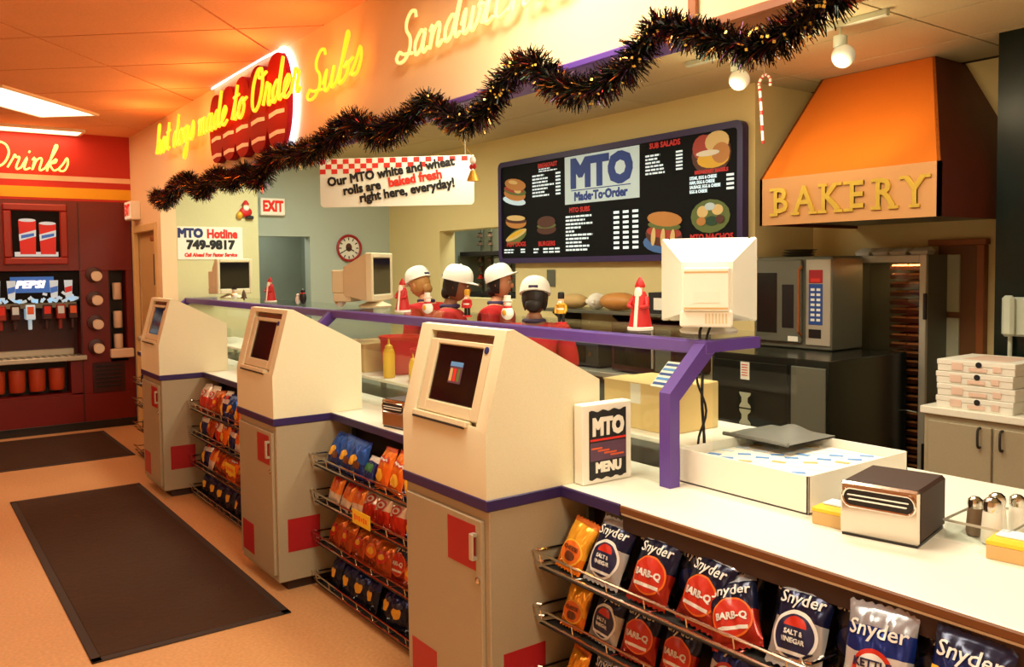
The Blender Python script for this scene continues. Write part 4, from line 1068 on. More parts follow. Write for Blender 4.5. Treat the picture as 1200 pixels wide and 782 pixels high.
t = thing('hotline_sign', 'white MTO Hotline phone number sign on the pale green wall', 'sign', (-9.03, 2.69, 1.86))
obj('board', G().box(0, .008, -.335, .335, 0, .34, .002), 'white', t)
text('MTO', .125, 'ink_navy', t, SIDE(.0092, -.205, .27), off=.007, sx=.92); text('Hotline', .125, 'ink_red', t, SIDE(.0092, .12, .265), off=.006, sx=.84)
text('749-9817', .125, 'ink', t, SIDE(.0092, 0, .150), off=.007, sx=1.03); text('Call Ahead For Faster Service', .052, 'ink_red', t, SIDE(.0092, 0, .048), off=.0026, sx=.86, shear=.15)
for label, loc, kind in (('lit red and white EXIT sign on the grey kitchen wall', (-9.44, 3.50, 2.36), 'side'), ('EXIT sign box above the tan door', (-10.02, 2.2, 2.31), 'front')):
    t = thing('exit_sign', label, 'exit sign', loc, 0 if kind == 'side' else -PI/2)
    obj('case', G().box(0, .06 if kind == 'side' else .10, -.145, .145, 0, .20, .006), 'white', t)
    d_ = .061 if kind == 'side' else .101
    fp = obj('lit_face', G().box(d_-.001, d_+.002, -.135, .135, .012, .188), 'exit_face', t)
    text('EXIT', .165, 'exit_red', fp, SIDE(d_+.003, 0, .100), off=.008, sx=.70)

t = thing('wall_clock', 'round red-rimmed wall clock on the grey kitchen wall', 'clock', (-9.44, 4.441, 1.996))
mx_ = Matrix.Rotation(PI/2, 4, 'Y')
obj('rim', G().tube([(.03, .15*math.cos(2*PI*i/32), .15*math.sin(2*PI*i/32)) for i in range(32)], .016, 8, True), 'red_sq', t)
dl = obj('dial', G().lathe([(.15, 0), (.15, .02)], 32, mx_), 'paper', t)
for i in range(12):
    a = 2*PI*i/12
    m = Matrix.Rotation(a, 4, 'X')
    obj('hour_mark', G().box(.02, .022, -.006, .006, .095, .128, 0, m), 'ink', dl)
obj('hour_hand', G().box(.023, .025, -.006, .006, -.01, .075, 0, Matrix.Rotation(R(-118), 4, 'X')), 'ink', t)
obj('minute_hand', G().box(.025, .027, -.005, .005, -.01, .11, 0, Matrix.Rotation(R(120), 4, 'X')), 'ink', t)
obj('printed_centre', G().disc((0, 0), .05, .04, Matrix.Translation((.0205, 0, .01)) @ mx_, 18, .001), 'meat', dl)

# menu board
t = thing('menu_board', 'large dark purple-framed menu board with food pictures', 'menu board', (-5.465, 4.99, 1.785))
X0, Z0 = -5.465, 1.785
def B(x): return x-X0
def Zz(z): return z-Z0
bw, bh = 1.515, 1.0
def rrect(hw, z0, z1, r_, n=6):
    out = []
    for cx, cz, a0 in ((hw-r_, z1-r_, 90), (hw-r_, z0+r_, 0), (-hw+r_, z0+r_, -90), (-hw+r_, z1-r_, -180)):
        for i in range(n+1):
            a = R(a0-90*i/n); out.append((cx+r_*math.cos(a), cz+r_*math.sin(a)))
    return out
o_, i_ = rrect(bw, 0, bh, .06), rrect(bw-.05, .05, bh-.05, .03)
g = G(); n = len(o_)
for y in (-.065, 0):
    g.add([(a, y, b) for a, b in o_]+[(a, y, b) for a, b in i_], [(k, (k+1) % n, n+(k+1) % n, n+k) for k in range(n)])
for pp_ in (o_, i_): g.add([(a, -.065, b) for a, b in pp_]+[(a, 0, b) for a, b in pp_], [(k, (k+1) % n, n+(k+1) % n, n+k) for k in range(n)])
obj('frame', g, 'purple_dark', t)
pn = obj('panel', G().prism(i_, -.05, -.002, 'XZ'), 'menu_black', t)
def rect(name, x0, x1, z0, z1, mat, d=.001, par=None): return obj(name, G().box(B(x0), B(x1), -.0515-d, -.0495, Zz(z0), Zz(z1)), mat, par or pn, 0)
mp = rect('logo_panel', -5.948, -5.0, 2.305, 2.73, 'menu_panel')
text('MTO', .34, 'menu_blue', mp, FRONT(B(-5.475), -.0530, Zz(2.56)), off=.019, sx=1.06)
obj('logo_line', G().box(B(-5.86), B(-5.10), -.0535, -.0520, Zz(2.42), Zz(2.428)), 'menu_blue', mp)
text('Made·To·Order', .105, 'menu_blue', mp, FRONT(B(-5.48), -.0530, Zz(2.365)), off=.0045, sx=1.0)
def lines(x0, x1, z0, z1, n, seed, mat='menu_white', fill=(.45, 1), hgt=.5):
    r_ = random.Random(seed)
    for i in range(n):
        z = z1-(z1-z0)*(i+.5)/n; hh = (z1-z0)/n*hgt/2
        x = x0; xe = x0+(x1-x0)*r_.uniform(*fill)
        g = G()
        while x < xe:
            wd = r_.uniform(.02, .06); g.box(B(x), B(min(x+wd, xe)), -.0535, -.0495, Zz(z-hh), Zz(z+hh)); x += wd+.012
        obj('menu_line', g, mat, pn, 0)
def prices(x0, x1, z0, z1, n, cols=1):
    for i in range(n):
        z = z1-(z1-z0)*(i+.5)/n; g = G(); hh = (z1-z0)/n*.26
        for c in range(cols):
            xc = x0+(x1-x0)*(c+.5)/cols; g = G()
            g.box(B(xc-.035), B(xc+.031), -.0535, -.0495, Zz(z-hh), Zz(z+hh))
            obj('price_line', g, 'menu_white', pn, 0)
def head(s_, x, z, size): text(s_, size, 'menu_red', pn, FRONT(B(x), -.0525, Zz(z)), off=.002)
lines(-6.43, -6.1, 2.40, 2.62, 7, 1); prices(-6.09, -6.0, 2.40, 2.62, 7); head('BREAKFAST', -6.2, 2.69, .055)
lines(-6.33, -6.05, 2.63, 2.67, 2, 4)
lines(-5.94, -5.58, 1.88, 2.21, 10, 2, fill=(.3, 1)); prices(-5.33, -4.99, 1.88, 2.22, 8, 3); head('MTO SUBS', -5.75, 2.25, .06)
lines(-4.93, -4.66, 2.47, 2.64, 6, 3); prices(-4.61, -4.52, 2.48, 2.64, 6); head('SUB SALADS', -4.72, 2.70, .06)
head('MTO NACHOS', -4.25, 1.956, .062); head('BREAKFAST BAGELS', -4.25, 2.445, .036)
head('HOT DOGS', -6.70, 1.968, .06); head('BURGERS', -6.22, 1.962, .06)
lines(-6.9, -6.72, 1.88, 1.93, 2, 6); prices(-6.66, -6.52, 1.88, 1.93, 2, 1); lines(-6.42, -6.3, 1.87, 1.93, 2, 7); prices(-6.28, -6.02, 1.87, 1.93, 2, 3)
for i, s_ in enumerate(('STEAK, EGG & CHEESE', 'HAM, EGG & CHEESE', 'SAUSAGE, EGG & CHEESE', 'EGG & CHEESE')):
    text(s_, .034, 'menu_white', pn, FRONT(B(-4.46), -.0525, Zz(2.405-i*.034)), align='LEFT', off=.0008, sx=.78)
prices(-4.10, -4.04, 2.29, 2.42, 4)
def food(cx, cz, sc, rot, parts, seed):
    """flat printed picture of food made of layered shapes"""
    for k, (dx, dz, rx, rz_, mat) in enumerate(parts):
        m = FRONT(B(cx), -.0505-.0012*(k+1), Zz(cz)) @ Matrix.Rotation(rot, 4, 'Z') @ Matrix.Translation((dx*sc, dz*sc, 0))
        obj('printed_food', G().disc((0, 0), rx*sc, rz_*sc, m, 16, .001), mat, pn, 0)
sub = [(0, -.5, 1.0, .22, 'soda_ice'), (0, -.18, .95, .32, 'bun'), (0, .0, .98, .22, 'lettuce'), (-.1, .06, .85, .16, 'ham'), (.25, .02, .3, .12, 'bun_light'), (0, .32, .92, .30, 'bun'), (-.2, .42, .4, .10, 'bun_light')]
food(-6.71, 2.49, .19, R(-10), sub, 1)
food(-6.70, 2.20, .17, R(-4), [(0, -.1, 1, .35, 'bun'), (0, 0, 1.05, .16, 'meat'), (0, .15, .9, .16, 'bun_light')], 2)
food(-6.70, 2.06, .17, R(16), [(0, -.1, 1, .38, 'lettuce'), (0, 0, 1.05, .2, 'bun_light'), (0, .06, .8, .1, 'mustard')], 3)
food(-6.22, 2.13, .18, R(0), [(0, -.3, 1, .4, 'menu_black'), (0, -.2, .8, .25, 'meat'), (0, .0, .8, .15, 'lettuce'), (0, .2, .75, .3, 'meat')], 4)
food(-4.25, 2.59, .19, R(0), [(.0, -.1, 1, .8, 'meat'), (-.4, .2, .55, .5, 'ham'), (.3, .35, .6, .42, 'bun_light'), (.1, -.3, .8, .35, 'mustard'), (.5, -.1, .45, .4, 'bun'), (-.15, -.05, .6, .12, 'white')], 5)
food(-4.26, 2.13, .18, R(0), [(0, -.1, 1.05, .7, 'lettuce'), (-.4, .1, .3, .25, 'bun_light'), (.4, .15, .3, .22, 'bun_light'), (.0, .3, .28, .16, 'white_blue'), (.1, -.3, .35, .2, 'fig_green'), (-.45, -.3, .25, .18, 'bun'), (.55, -.25, .22, .18, 'meat')], 6)
food(-4.73, 2.02, .21, R(-6), [(-.1, -.5, .95, .35, 'plate_blue'), (0, -.15, .95, .45, 'meat'), (0, -.05, .9, .22, 'ham'), (0, .2, .85, .16, 'lettuce'), (0, .45, .9, .28, 'bun'), (-.5, -.25, .12, .35, 'bun_light'), (0, -.25, .12, .35, 'bun_light'), (.5, -.25, .12, .35, 'bun_light')], 7)

# ================================================================== BAKERY END
t = thing('bakery_hood', 'orange bakery hood with gold BAKERY letters on its band', 'hood', (-2.95, 5.1, 2.0))
def H(x, y, z): return (x+2.95, y-5.1, z-2.0)
fb, ft = 4.6, 5.31
A0, A1 = H(-3.55, fb, 2.0), H(-2.365, fb, 2.0); B0, B1 = H(-3.55, fb, 2.30), H(-2.365, fb, 2.30); C0, C1 = H(-3.578, ft, KZ-.004), H(-2.772, ft, KZ-.004)
K0, K1 = H(-3.55, 5.695, 2.0), H(-2.365, 5.695, 2.0); Q0, Q1 = H(-3.55, 5.695, 2.3), H(-2.365, 5.695, 2.3); D0, D1 = H(-3.578, 5.695, KZ-.004), H(-2.772, 5.695, KZ-.004)
def slab(pts, th=.02):
    n = (Vector(pts[1])-Vector(pts[0])).cross(Vector(pts[2])-Vector(pts[0])).normalized()*th
    k = len(pts); vs = list(pts)+[tuple(Vector(p)-n) for p in pts]
    return G().add(vs, [tuple(range(k)), tuple(range(k, 2*k))[::-1]]+[(i, (i+1) % k, k+(i+1) % k, k+i) for i in range(k)])
obj('front_slope', slab([B0, B1, C1, C0]), 'hood_orange', t)
bd = obj('front_band', slab([A0, A1, B1, B0]), 'hood_band', t)
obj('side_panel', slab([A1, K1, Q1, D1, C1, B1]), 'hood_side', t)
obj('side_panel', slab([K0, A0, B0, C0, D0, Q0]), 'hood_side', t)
obj('underside_filter', G().box(-.56, .55, -.46, .55, .02, .05), 'steel_dk', t)
xs = -3.47
for ch, wd in (('B', .17), ('A', .175), ('K', .175), ('E', .165), ('R', .175), ('Y', .175)):
    m = FRONT(xs+2.95+wd/2, fb-5.1-.008, .145)
    lt = text(ch, .225, 'gold', bd, m, off=.0035, ext=.006, sx=.92)
    lt.name = 'letter'
    for dx, dz in {'B': ((-.048, -.08), (-.048, .08)), 'A': ((-.065, -.08), (.065, -.08)), 'K': ((-.05, -.08), (.058, -.08), (-.05, .08), (.05, .08)), 'E': ((-.05, -.08), (-.05, .08)), 'R': ((-.05, -.08), (.056, -.08), (-.05, .08)), 'Y': ((0, -.08), (-.06, .08), (.06, .08))}[ch]:
        obj('serif', G().box(-.03, .03, -.009, .009, -.006, .006, 0, m @ Matrix.Translation((dx, dz, 0))), 'gold', lt)
    xs += wd+.004

t = thing('holding_cabinet', 'tall steel holding cabinet with a glass door and bread trays', 'cabinet', (-3.14, 5.55, 0))
hw, d0, d1, zb, zt = .29, -.14, .14, .10, 1.80
obj('shell', G().box(-hw, hw, d1-.02, d1, zb, zt).box(-hw, -hw+.02, d0, d1-.02, zb, zt).box(hw-.02, hw, d0, d1-.02, zb, zt).box(-hw+.02, hw-.02, d0, d1-.02, zt-.03, zt).box(-hw+.02, hw-.02, d0, d1-.02, zb, zb+.03), 'steel_dk', t)
dr = obj('door_frame', G().box(-hw, -hw+.045, d0-.03, d0, zb, zt, .004).box(hw-.045, hw, d0-.03, d0, zb, zt, .004).box(-hw+.045, hw-.045, d0-.03, d0, zt-.05, zt, .004).box(-hw+.045, hw-.045, d0-.03, d0, zb, zb+.06, .004), 'steel', t)
obj('door_glass', G().box(-hw+.045, hw-.045, d0-.018, d0-.012, zb+.06, zt-.05), 'door_glass', dr)
for z_ in (1.38, .4): obj('hinge', G().box(hw-.012, hw+.006, d0-.045, d0-.02, z_, z_+.17, .003), 'black', dr)
obj('added_cabinet_lamp', G().box(-.2, .2, d0+.02, d0+.05, zt-.045, zt-.03, .003), 'diffuser', t)  # unseen warm lamp added to brighten the bread trays
area('added_cabinet_light', (-3.06, 5.45, 1.745), .3, .05, 2.5, (1, .62, .3))
obj('door_bar', G().tube([(-hw+.045, d0-.032, .80), (hw-.05, d0-.032, .77)], .004, 6), 'steel', dr)
for x in (-.22, .22):
    for y in (-.1, .1): obj('caster', G().lathe([(.01, .1), (.014, .06), (.03, .05), (.03, 0.0)], 10, Matrix.Translation((x, y, 0))), 'black', t)
tr_me = mesh_of(G().box(-.115, .115, -.12, .1, 0, .012, .002).box(-.115, .115, -.12, -.115, .012, .028), 'tray', 'tray_dark')
lf_me = mesh_of(G().box(-.11, -.003, -.112, .1, 0, .026, .008).box(.003, .11, -.112, .1, 0, .026, .008), 'bread', 'bread_tray')
for i in range(27):
    z = .19+i*.058
    if 1.42 < z < 1.46: continue
    tr = obj('tray', tr_me, None, t, mtx=Matrix.Translation((.125, .01, z)))
    obj('bread', lf_me, None, tr, mtx=Matrix.Translation((0, 0, .013)))
for i, x in enumerate((-3.33, -3.205, -3.08, -2.94)):
    c = thing('foam_container', 'white foam clamshell box in the row on the holding cabinet', 'container', (x, 5.50, 1.80), R(-8+4*i), 'foam boxes on the holding cabinet')
    obj('tray_half', G().add([(-.05, -.05, 0), (.05, -.05, 0), (.05, .05, 0), (-.05, .05, 0), (-.06, -.06, .022), (.06, -.06, .022), (.06, .06, .022), (-.06, .06, .022)], [(0, 1, 2, 3), (4, 5, 6, 7), (0, 1, 5, 4), (1, 2, 6, 5), (2, 3, 7, 6), (3, 0, 4, 7)]), 'foam', c)
    obj('lid_half', G().add([(-.06, -.06, .024), (.06, -.06, .024), (.06, .06, .024), (-.06, .06, .024), (-.035, -.01, .052), (.045, -.01, .052), (.045, .04, .052), (-.035, .04, .052)], [(0, 1, 2, 3), (4, 5, 6, 7), (0, 1, 5, 4), (1, 2, 6, 5), (2, 3, 7, 6), (3, 0, 4, 7)]), 'foam', c)

t = thing('bake_oven', 'grey bake oven with a dark window and a blue keypad', 'oven', (-3.58, 5.2, 1.168))
obj('body', G().box(-.30, .30, -.20, .165, 0, .63, .008), 'steel_dk', t)
dr = obj('oven_door', G().box(-.295, .08, -.225, -.2, .04, .61, .006), 'steel_dk', t)
obj('door_window', G().box(-.28, -.11, -.229, -.222, .10, .52, .004), 'oven_dark', dr)
obj('vent_window', G().box(-.07, .025, -.229, -.222, .14, .44, .004), 'black', dr)
obj('door_handle', G().tube([(.085, -.225, .10), (.085, -.255, .12), (.085, -.255, .54), (.085, -.225, .56)], .011, 8), 'wood', dr)
cp = obj('control_panel', G().box(.11, .295, -.212, -.2, .03, .61, .004), 'steel', t)
obj('display', G().box(.135, .24, -.216, -.21, .45, .54, .002), 'red_sq', cp)
obj('display_digits', G().box(.15, .225, -.2175, -.2155, .458, .482), 'ink_red', cp)
kp = obj('keypad', G().box(.135, .24, -.216, -.21, .17, .445, .002), 'blue_ink', cp)
for r_ in range(7):
    for c in range(2):
        obj('key', G().box(.152+c*.045, .182+c*.043, -.2178, -.2155, .195+r_*.034, .212+r_*.034), 'white', kp)
obj('dial_plate', G().box(.135, .23, -.216, -.21, .08, .14, .002), 'black', cp)
obj('panel_label', G().box(-.02, .06, -.2275, -.2245, .05, .085), 'paper', dr)
t = thing('oven_stand', 'black oven base cabinet with notes taped to its front', 'cabinet', (-3.40, 4.72, 0))
obj('base_body', G().box(-.45, .44, -.24, .64, .05, 1.165, .006), 'oven_dark', t)
obj('base_feet', G().box(-.42, -.36, -.2, -.14, 0, .05).box(.36, .42, -.2, -.14, 0, .05).box(-.42, -.36, .54, .6, 0, .05).box(.36, .42, .54, .6, 0, .05), 'black', t)
obj('base_door', G().box(-.42, .16, -.255, -.24, .1, 1.12, .004), 'oven_dark', t)
obj('base_panel', G().box(.19, .43, -.255, -.24, .1, 1.12, .004), 'steel_dk', t)
t2 = thing('taped_note', 'white note sheet taped to the black oven base', 'note', (-3.555, 4.459, 1.0))
obj('sheet', G().box(-.035, .035, 0, .003, .0, .115), 'paper', t2)
for i in range(5): obj('note_line', G().box(-.026, .022, -.001, .001, .025+i*.017, .031+i*.017), 'ink_red', t2)
for z in (.865, .755):
    n = 8; poly = []
    w_, h_ = .045, .05
    poly = [(-w_, -h_), (w_, -h_), (w_*.95, -h_*.7), (w_*.45, -h_*.3), (w_*.45, h_*.3), (w_*.95, h_*.7), (w_, h_), (-w_, h_), (-w_*.95, h_*.7), (-w_*.6, h_*.3), (-w_*.6, -h_*.3), (-w_*.95, -h_*.7)]
    o = obj('cutout_sticker', G().prism(poly, -.003, 0, 'XZ'), 'pale_panel'); o.location = (-3.555, 4.463, z)
    tag(o, 'pale waisted sticker on the black oven base', 'sticker', 'stickers on the oven base')
t = thing('stacked_pans', 'dark round pans stacked on top of the bake oven', 'pan', (-3.68, 5.2, 1.798))
for i in range(3): obj('pan', G().lathe([(.07, 0), (.11, .012), (.115, .016)], 18, Matrix.Translation((.01*i, 0, .018*i))), 'steel_dk', t)

t = thing('base_cabinet', 'tan base cabinet with a white top beside the holding cabinet', 'cabinet', (-1.0, 4.8, 0))
obj('body', G().box(-1.40, 1.9, -.27, .29, .08, .93, .004), 'cabinet', t)
obj('top', G().box(-1.415, 1.9, -.29, .29, .93, .97, .004), 'worktop', t)
obj('toe_kick', G().box(-1.38, 1.9, -.22, .25, 0, .08), 'dark_brown', t)
edges = [-1.375, -1.035, -.69, -.345, 0, .345, .69, 1.035, 1.38, 1.72]
for i in range(len(edges)-1):
    d = obj('cabinet_door', G().box(edges[i]+.006, edges[i+1]-.006, -.288, -.27, .11, .895, .003), 'cabinet', t)
    hx_ = edges[i+1]-.06 if i % 2 == 0 else edges[i]+.05
    obj('handle', G().tube(smooth_path([(hx_, -.288, .79), (hx_, -.315, .80), (hx_, -.315, .88), (hx_, -.288, .89)], 3), .007, 6), 'soft_black', d)
bx_tray = mesh_of(G().box(-.195, .195, -.195, .195, 0, .052, .003), 'tray', 'paper')
bx_lid = mesh_of(G().box(-.198, .198, -.198, .198, .036, .064, .003), 'lid', 'paper')
bx_nt = mesh_of(G().disc((.02, .046), .016, .016, Matrix.Translation((0, -.1985, 0)) @ Matrix.Rotation(PI/2, 4, 'X'), 12, .0015), 'notch', 'ink')
bx_pr = mesh_of(G().box(-.12, -.06, -.1995, -.198, .012, .05).box(-.03, .06, -.1995, -.198, .010, .03).box(.09, .13, -.1995, -.198, .014, .044), 'print', 'box_print')
for i in range(4):
    c = thing('pizza_box', ('white pizza box at the bottom of the stack', 'white pizza box second from the bottom of the stack', 'white pizza box third from the bottom of the stack', 'white pizza box topmost of the stack')[i], 'box', (-2.145+.004*(i % 2), 4.735, .97+.0655*i), R((0, .8, -.6, .5)[i]), 'pizza boxes on the tan cabinet')
    obj('tray', bx_tray, None, c); obj('lid', bx_lid, None, c); obj('printed_marks', bx_pr, None, c, kind=None)
    if i != 1: obj('thumb_notch', bx_nt, None, c)
obj('lid_print', G().box(-.10, .13, -.12, .15, .064, .0652), 'box_print', c)
t = thing('wall_phone', 'pale wall telephone on the blackish green wall panel', 'telephone', (-2.13, 5.1, 1.33))
obj('body', G().box(-.10, .12, -.05, 0, .0, .22, .012), 'phone', t)
obj('handset', G().box(-.095, -.03, -.095, -.05, .0, .23, .016), 'phone', t)
obj('stem', G().tube([(-.07, -.03, -.36), (-.07, -.03, .01)], .012, 8), 'phone', t)

# track light
t = thing('track_light', 'ceiling track with two white globe lamps before the bakery hood', 'track light', (-3.0, 4.13, KZ))
obj('track', G().box(-.75, .60, -.018, .018, -.035, 0, .004), 'phone', t)
for x in (.33, -.36):
    lp = obj('lamp_neck', G().tube([(x, 0, -.03), (x, 0, -.09)], .008, 8).lathe([(.02, -.075), (.036, -.08), (.036, -.135), (.03, -.14)], 14, Matrix.Translation((x, 0, 0))), 'phone', t)
    obj('globe', G().ell((x+.012, .012, -.185), .062, 18, 12), 'bulb', lp, 80)
spot('track_spot', (-2.66, 4.16, 2.77), (-3.0, 5.0, 2.55), 20, (1, .72, .36), 84, 1.0, .06)
spot('track_spot', (-3.34, 4.16, 2.77), (-3.3, 5.0, 2.5), 9, (1, .8, .5), 100, 1.0, .06)
for x_ in (-2.66, -3.35):
    pl = bpy.data.lights.new('globe_light', 'POINT'); pl.energy = 6; pl.color = (1, .78, .45); pl.shadow_soft_size = .05
    po = bpy.data.objects.new('globe_light', pl); COL.objects.link(po); po.location = (x_, 4.07, 2.76)

# candy cane
t = thing('candy_cane', 'tall red and white striped candy cane hanging before the menu wall', 'decoration', (-3.40, 4.42, 2.50))
pts = smooth_path([(.012, 0, 0), (0, 0, .18), (-.012, 0, .33), (-.02, 0, .38), (.02, 0, .425), (.06, 0, .40), (.065, 0, .35)], 6)
obj('cane', G().tube(pts, .009, 8), 'fig_white', t, 80)
for i in range(0, len(pts)-2, 3): obj('red_stripe', G().tube([pts[i], pts[i+1]], .0096, 8), 'santa_red', t)
obj('string', G().tube([(.02, 0, .425), (.02, 0, KZ-2.5)], .0015, 4), 'paper', t)

# ================================================================== KITCHEN
t = thing('back_counter', 'steel work counter along the menu board wall', 'counter', (-6.1, 4.75, 0))
obj('top', G().box(-3.2, 2.1, -.3, .24, .88, .92, .004), 'steel', t)
obj('base', G().box(-3.2, 2.1, -.26, .24, .08, .88), 'steel_dk', t)
obj('feet', G().box(-3.15, -3.05, -.2, .2, 0, .08).box(1.95, 2.05, -.2, .2, 0, .08).box(-.6, -.5, -.2, .2, 0, .08), 'black', t)
t = thing('steel_shelf', 'dark steel shelf below the menu board', 'shelf', (-5.05, 4.8, 1.36))
obj('shelf_board', G().box(-.85, .78, -.2, .195, 0, .025, .003), 'steel_dk', t)
for x in (-.76, .01): obj('bracket', G().prism([(.195, 0), (.195, -.22), (.17, -.22), (-.12, -.02), (-.12, 0)], x-.012, x+.012, 'YZ'), 'soft_black', t)
t = thing('microwave', 'grey microwave oven under the dark shelf', 'microwave', (-4.6, 4.72, .92))
obj('body', G().box(-.33, .33, -.17, .25, .012, .39, .01), 'machine_dk', t)
obj('window', G().box(-.29, .12, -.176, -.168, .06, .34, .006), 'screen', t)
obj('button_panel', G().box(.15, .31, -.176, -.168, .04, .36, .004), 'steel_dk', t)
obj('door_bar', G().box(.125, .14, -.19, -.17, .06, .34, .004), 'steel', t)
obj('feet', G().box(-.3, -.27, -.1, .2, 0, .012).box(.27, .3, -.1, .2, 0, .012), 'black', t)
t = thing('toaster_oven', 'black toaster oven beside the microwave', 'toaster', (-5.35, 4.7, .92))
obj('body', G().box(-.26, .26, -.15, .2, .015, .20, .012), 'soft_black', t)
obj('door', G().box(-.24, .12, -.158, -.148, .04, .18, .005), 'screen', t)
obj('knob', G().lathe([(.02, 0), (.018, .02)], 12, Matrix.Translation((.19, -.15, .12)) @ Matrix.Rotation(PI/2, 4, 'X')), 'chrome', t)
obj('feet', G().box(-.24, -.2, -.1, .15, 0, .015).box(.2, .24, -.1, .15, 0, .015), 'black', t)
def loaf(label, loc, size, mat, rz=0):
    t = thing('bread_bag', label, 'bread bag', loc, rz)
    g = G(); vs = []; n, m_ = 10, 12
    for j in range(m_+1):
        v = j/m_; r_ = math.sin(PI*min(1, max(0, (v*.92+.04))))**.4
        for i in range(n):
            a = 2*PI*i/n
            vs.append((size[0]*(v-.5), size[1]*.5*r_*math.cos(a), size[2]*.5*(1+r_*math.sin(a)*(1 if math.sin(a) > 0 else 1))))
    g.add(vs, [(j*n+i, j*n+(i+1) % n, (j+1)*n+(i+1) % n, (j+1)*n+i) for j in range(m_) for i in range(n)]+[tuple(range(n))[::-1], tuple(range(m_*n, m_*n+n))])
    obj('loaf', g, mat, t, 60)
    obj('tied_end', G().lathe([(.012, 0), (.014, .02), (.03, .06)], 10, Matrix.Translation((size[0]*.49, 0, size[2]*.5)) @ Matrix.Rotation(PI/2, 4, 'Y')), mat, t)
loaf('yellow-tan bag of rolls lying on the dark shelf', (-5.04, 4.74, 1.385), (.36, .22, .15), 'bun')
loaf('tan bag of rolls at the worker end of the dark shelf', (-5.60, 4.74, 1.385), (.28, .2, .13), 'cardboard', 0)
t = thing('paper_pack', 'white wrapped paper pack between two bread bags on the shelf', 'package', (-5.325, 4.76, 1.385)); obj('pack', G().ell((0, 0, .07), (.055, .1, .07), 12, 8), 'foam', t); obj('pack_fold', G().box(-.05, .05, -.085, -.06, .05, .09, .006), 'paper', t)
t = thing('dark_carton', 'maroon carton beside the bread bag on the dark shelf', 'box', (-4.72, 4.74, 1.385)); obj('carton', G().box(-.08, .08, -.1, .12, 0, .075, .003), 'machine_dk', t); obj('flap', G().box(-.08, .08, -.1, .0, .075, .08), 'wood', t)
t = thing('dark_carton', 'black carton at the microwave end of the dark shelf', 'box', (-4.48, 4.74, 1.385)); obj('carton', G().box(-.11, .11, -.12, .14, 0, .16, .004), 'soft_black', t); obj('label_sheet', G().box(-.05, .05, -.123, -.119, .03, .12), 'paper', t)
o = obj('wall_plate', G().box(-6.29, -6.17, 4.988, 5.0, 1.56, 1.72, .004), 'steel_dk'); tag(o, 'grey metal plate fixed to the wall under the menu board', 'wall plate')

# storage rack in the niche behind the opening
t = thing('storage_rack', 'rack of small red holders in the opening of the back wall', 'rack', (-7.5, 5.5, 1.0))
obj('back_sheet', G().box(-.98, .98, .27, .29, .0, 1.45), 'pale_panel', t)
obj('shelf_board', G().box(-.95, .95, -.1, .27, .88, .93, .003), 'soft_black', t); obj('shelf_board', G().box(-.95, .95, -.1, .27, .42, .46, .003), 'soft_black', t)
for x in (-.62, -.42, -.05, .12, .52):
    ps = obj('holder_post', G().box(x-.008, x+.008, -.02, 0, .0, 1.3), 'steel_dk', t)
    for k in range(12):
        z = .05+.095*k
        if abs(z-.9) < .05 or abs(z-.44) < .04: continue
        obj('red_holder', G().lathe([(.05, 0), (.028, .012), (.012, .04), (.03, .05)], 10, Matrix.Translation((x, -.03, z))), 'fig_brown' if k % 3 else 'red_plastic', ps)
obj('green_sheet', G().box(-.35, -.12, -.03, -.02, .47, .86, .002), 'wall_dim', t)

# prep line behind the sneeze guard
def carton(label, loc, w_, d_, h_, mat='cardboard', rz=0, open_=False):
    t = thing('carton', label, 'box', loc, rz)
    obj('box', G().box(-w_/2, w_/2, -d_/2, d_/2, 0, h_, .004), mat, t)
    obj('flap', G().box(-w_/2, w_/2, -d_/2, -.004, h_, h_+.005, .001, Matrix.Rotation(R(1.5), 4, 'X')), mat, t)
    obj('tape', G().box(-.03, .03, -d_/2-.0015, -d_/2+.001, h_*.55, h_), 'paper', t)
carton('tan cardboard carton on the prep shelf behind the middle kiosk', (-5.38, 2.68, 1.05), .42, .30, .19)
carton('wide tan carton on the prep shelf beside the purple upright', (-2.61, 2.70, 1.05), .40, .30, .20, 'bun_light')
def tub(label, loc, r_, h_, mat):
    t = thing('plastic_tub', label, 'tub', loc)
    obj('tub', G().lathe([(r_*.8, 0), (r_*.85, .01), (r_, h_-.02), (r_*1.06, h_-.015), (r_*1.06, h_), (r_*.96, h_), (r_*.9, h_-.04)], 20), mat, t)
    obj('contents', G().lathe([(r_*.9, h_-.05), (r_*.5, h_-.03), (.01, h_-.02)], 20), 'ham', t)
tub('large red plastic tub behind the mustard bottle', (-5.0, 2.72, 1.05), .14, .25, 'red_plastic')
tub('small red plastic tub beside the mustard bottle', (-4.55, 2.68, 1.05), .12, .20, 'red_plastic')
for label, loc, s_ in (('yellow squeeze bottle of mustard on the prep shelf', (-4.83, 2.54, 1.05), 1.0), ('short yellow squeeze bottle beside the kiosk hood', (-4.50, 2.53, 1.05), .72)):
    t = thing('squeeze_bottle', label, 'bottle', loc); t.scale = (s_, s_, s_)
    obj('bottle', G().lathe([(.034, 0), (.038, .006), (.038, .16), (.03, .185), (.02, .19)], 16), 'mustard', t)
    obj('nozzle', G().lathe([(.026, .19), (.024, .205), (.009, .215), (.004, .25)], 12), 'yellow', t)
t = thing('paper_sack', 'brown paper sack leaning on the prep shelf near the drink-side kiosk', 'bag', (-7.35, 2.66, 1.05), R(6))
obj('sack', G().add([(-.13, -.07, 0), (.13, -.07, 0), (.13, .07, 0), (-.13, .07, 0), (-.12, -.01, .28), (.10, -.01, .28), (.10, .02, .28), (-.12, .02, .28)], [(0, 1, 2, 3), (4, 5, 6, 7), (0, 1, 5, 4), (1, 2, 6, 5), (2, 3, 7, 6), (3, 0, 4, 7)]), 'fig_brown', t)
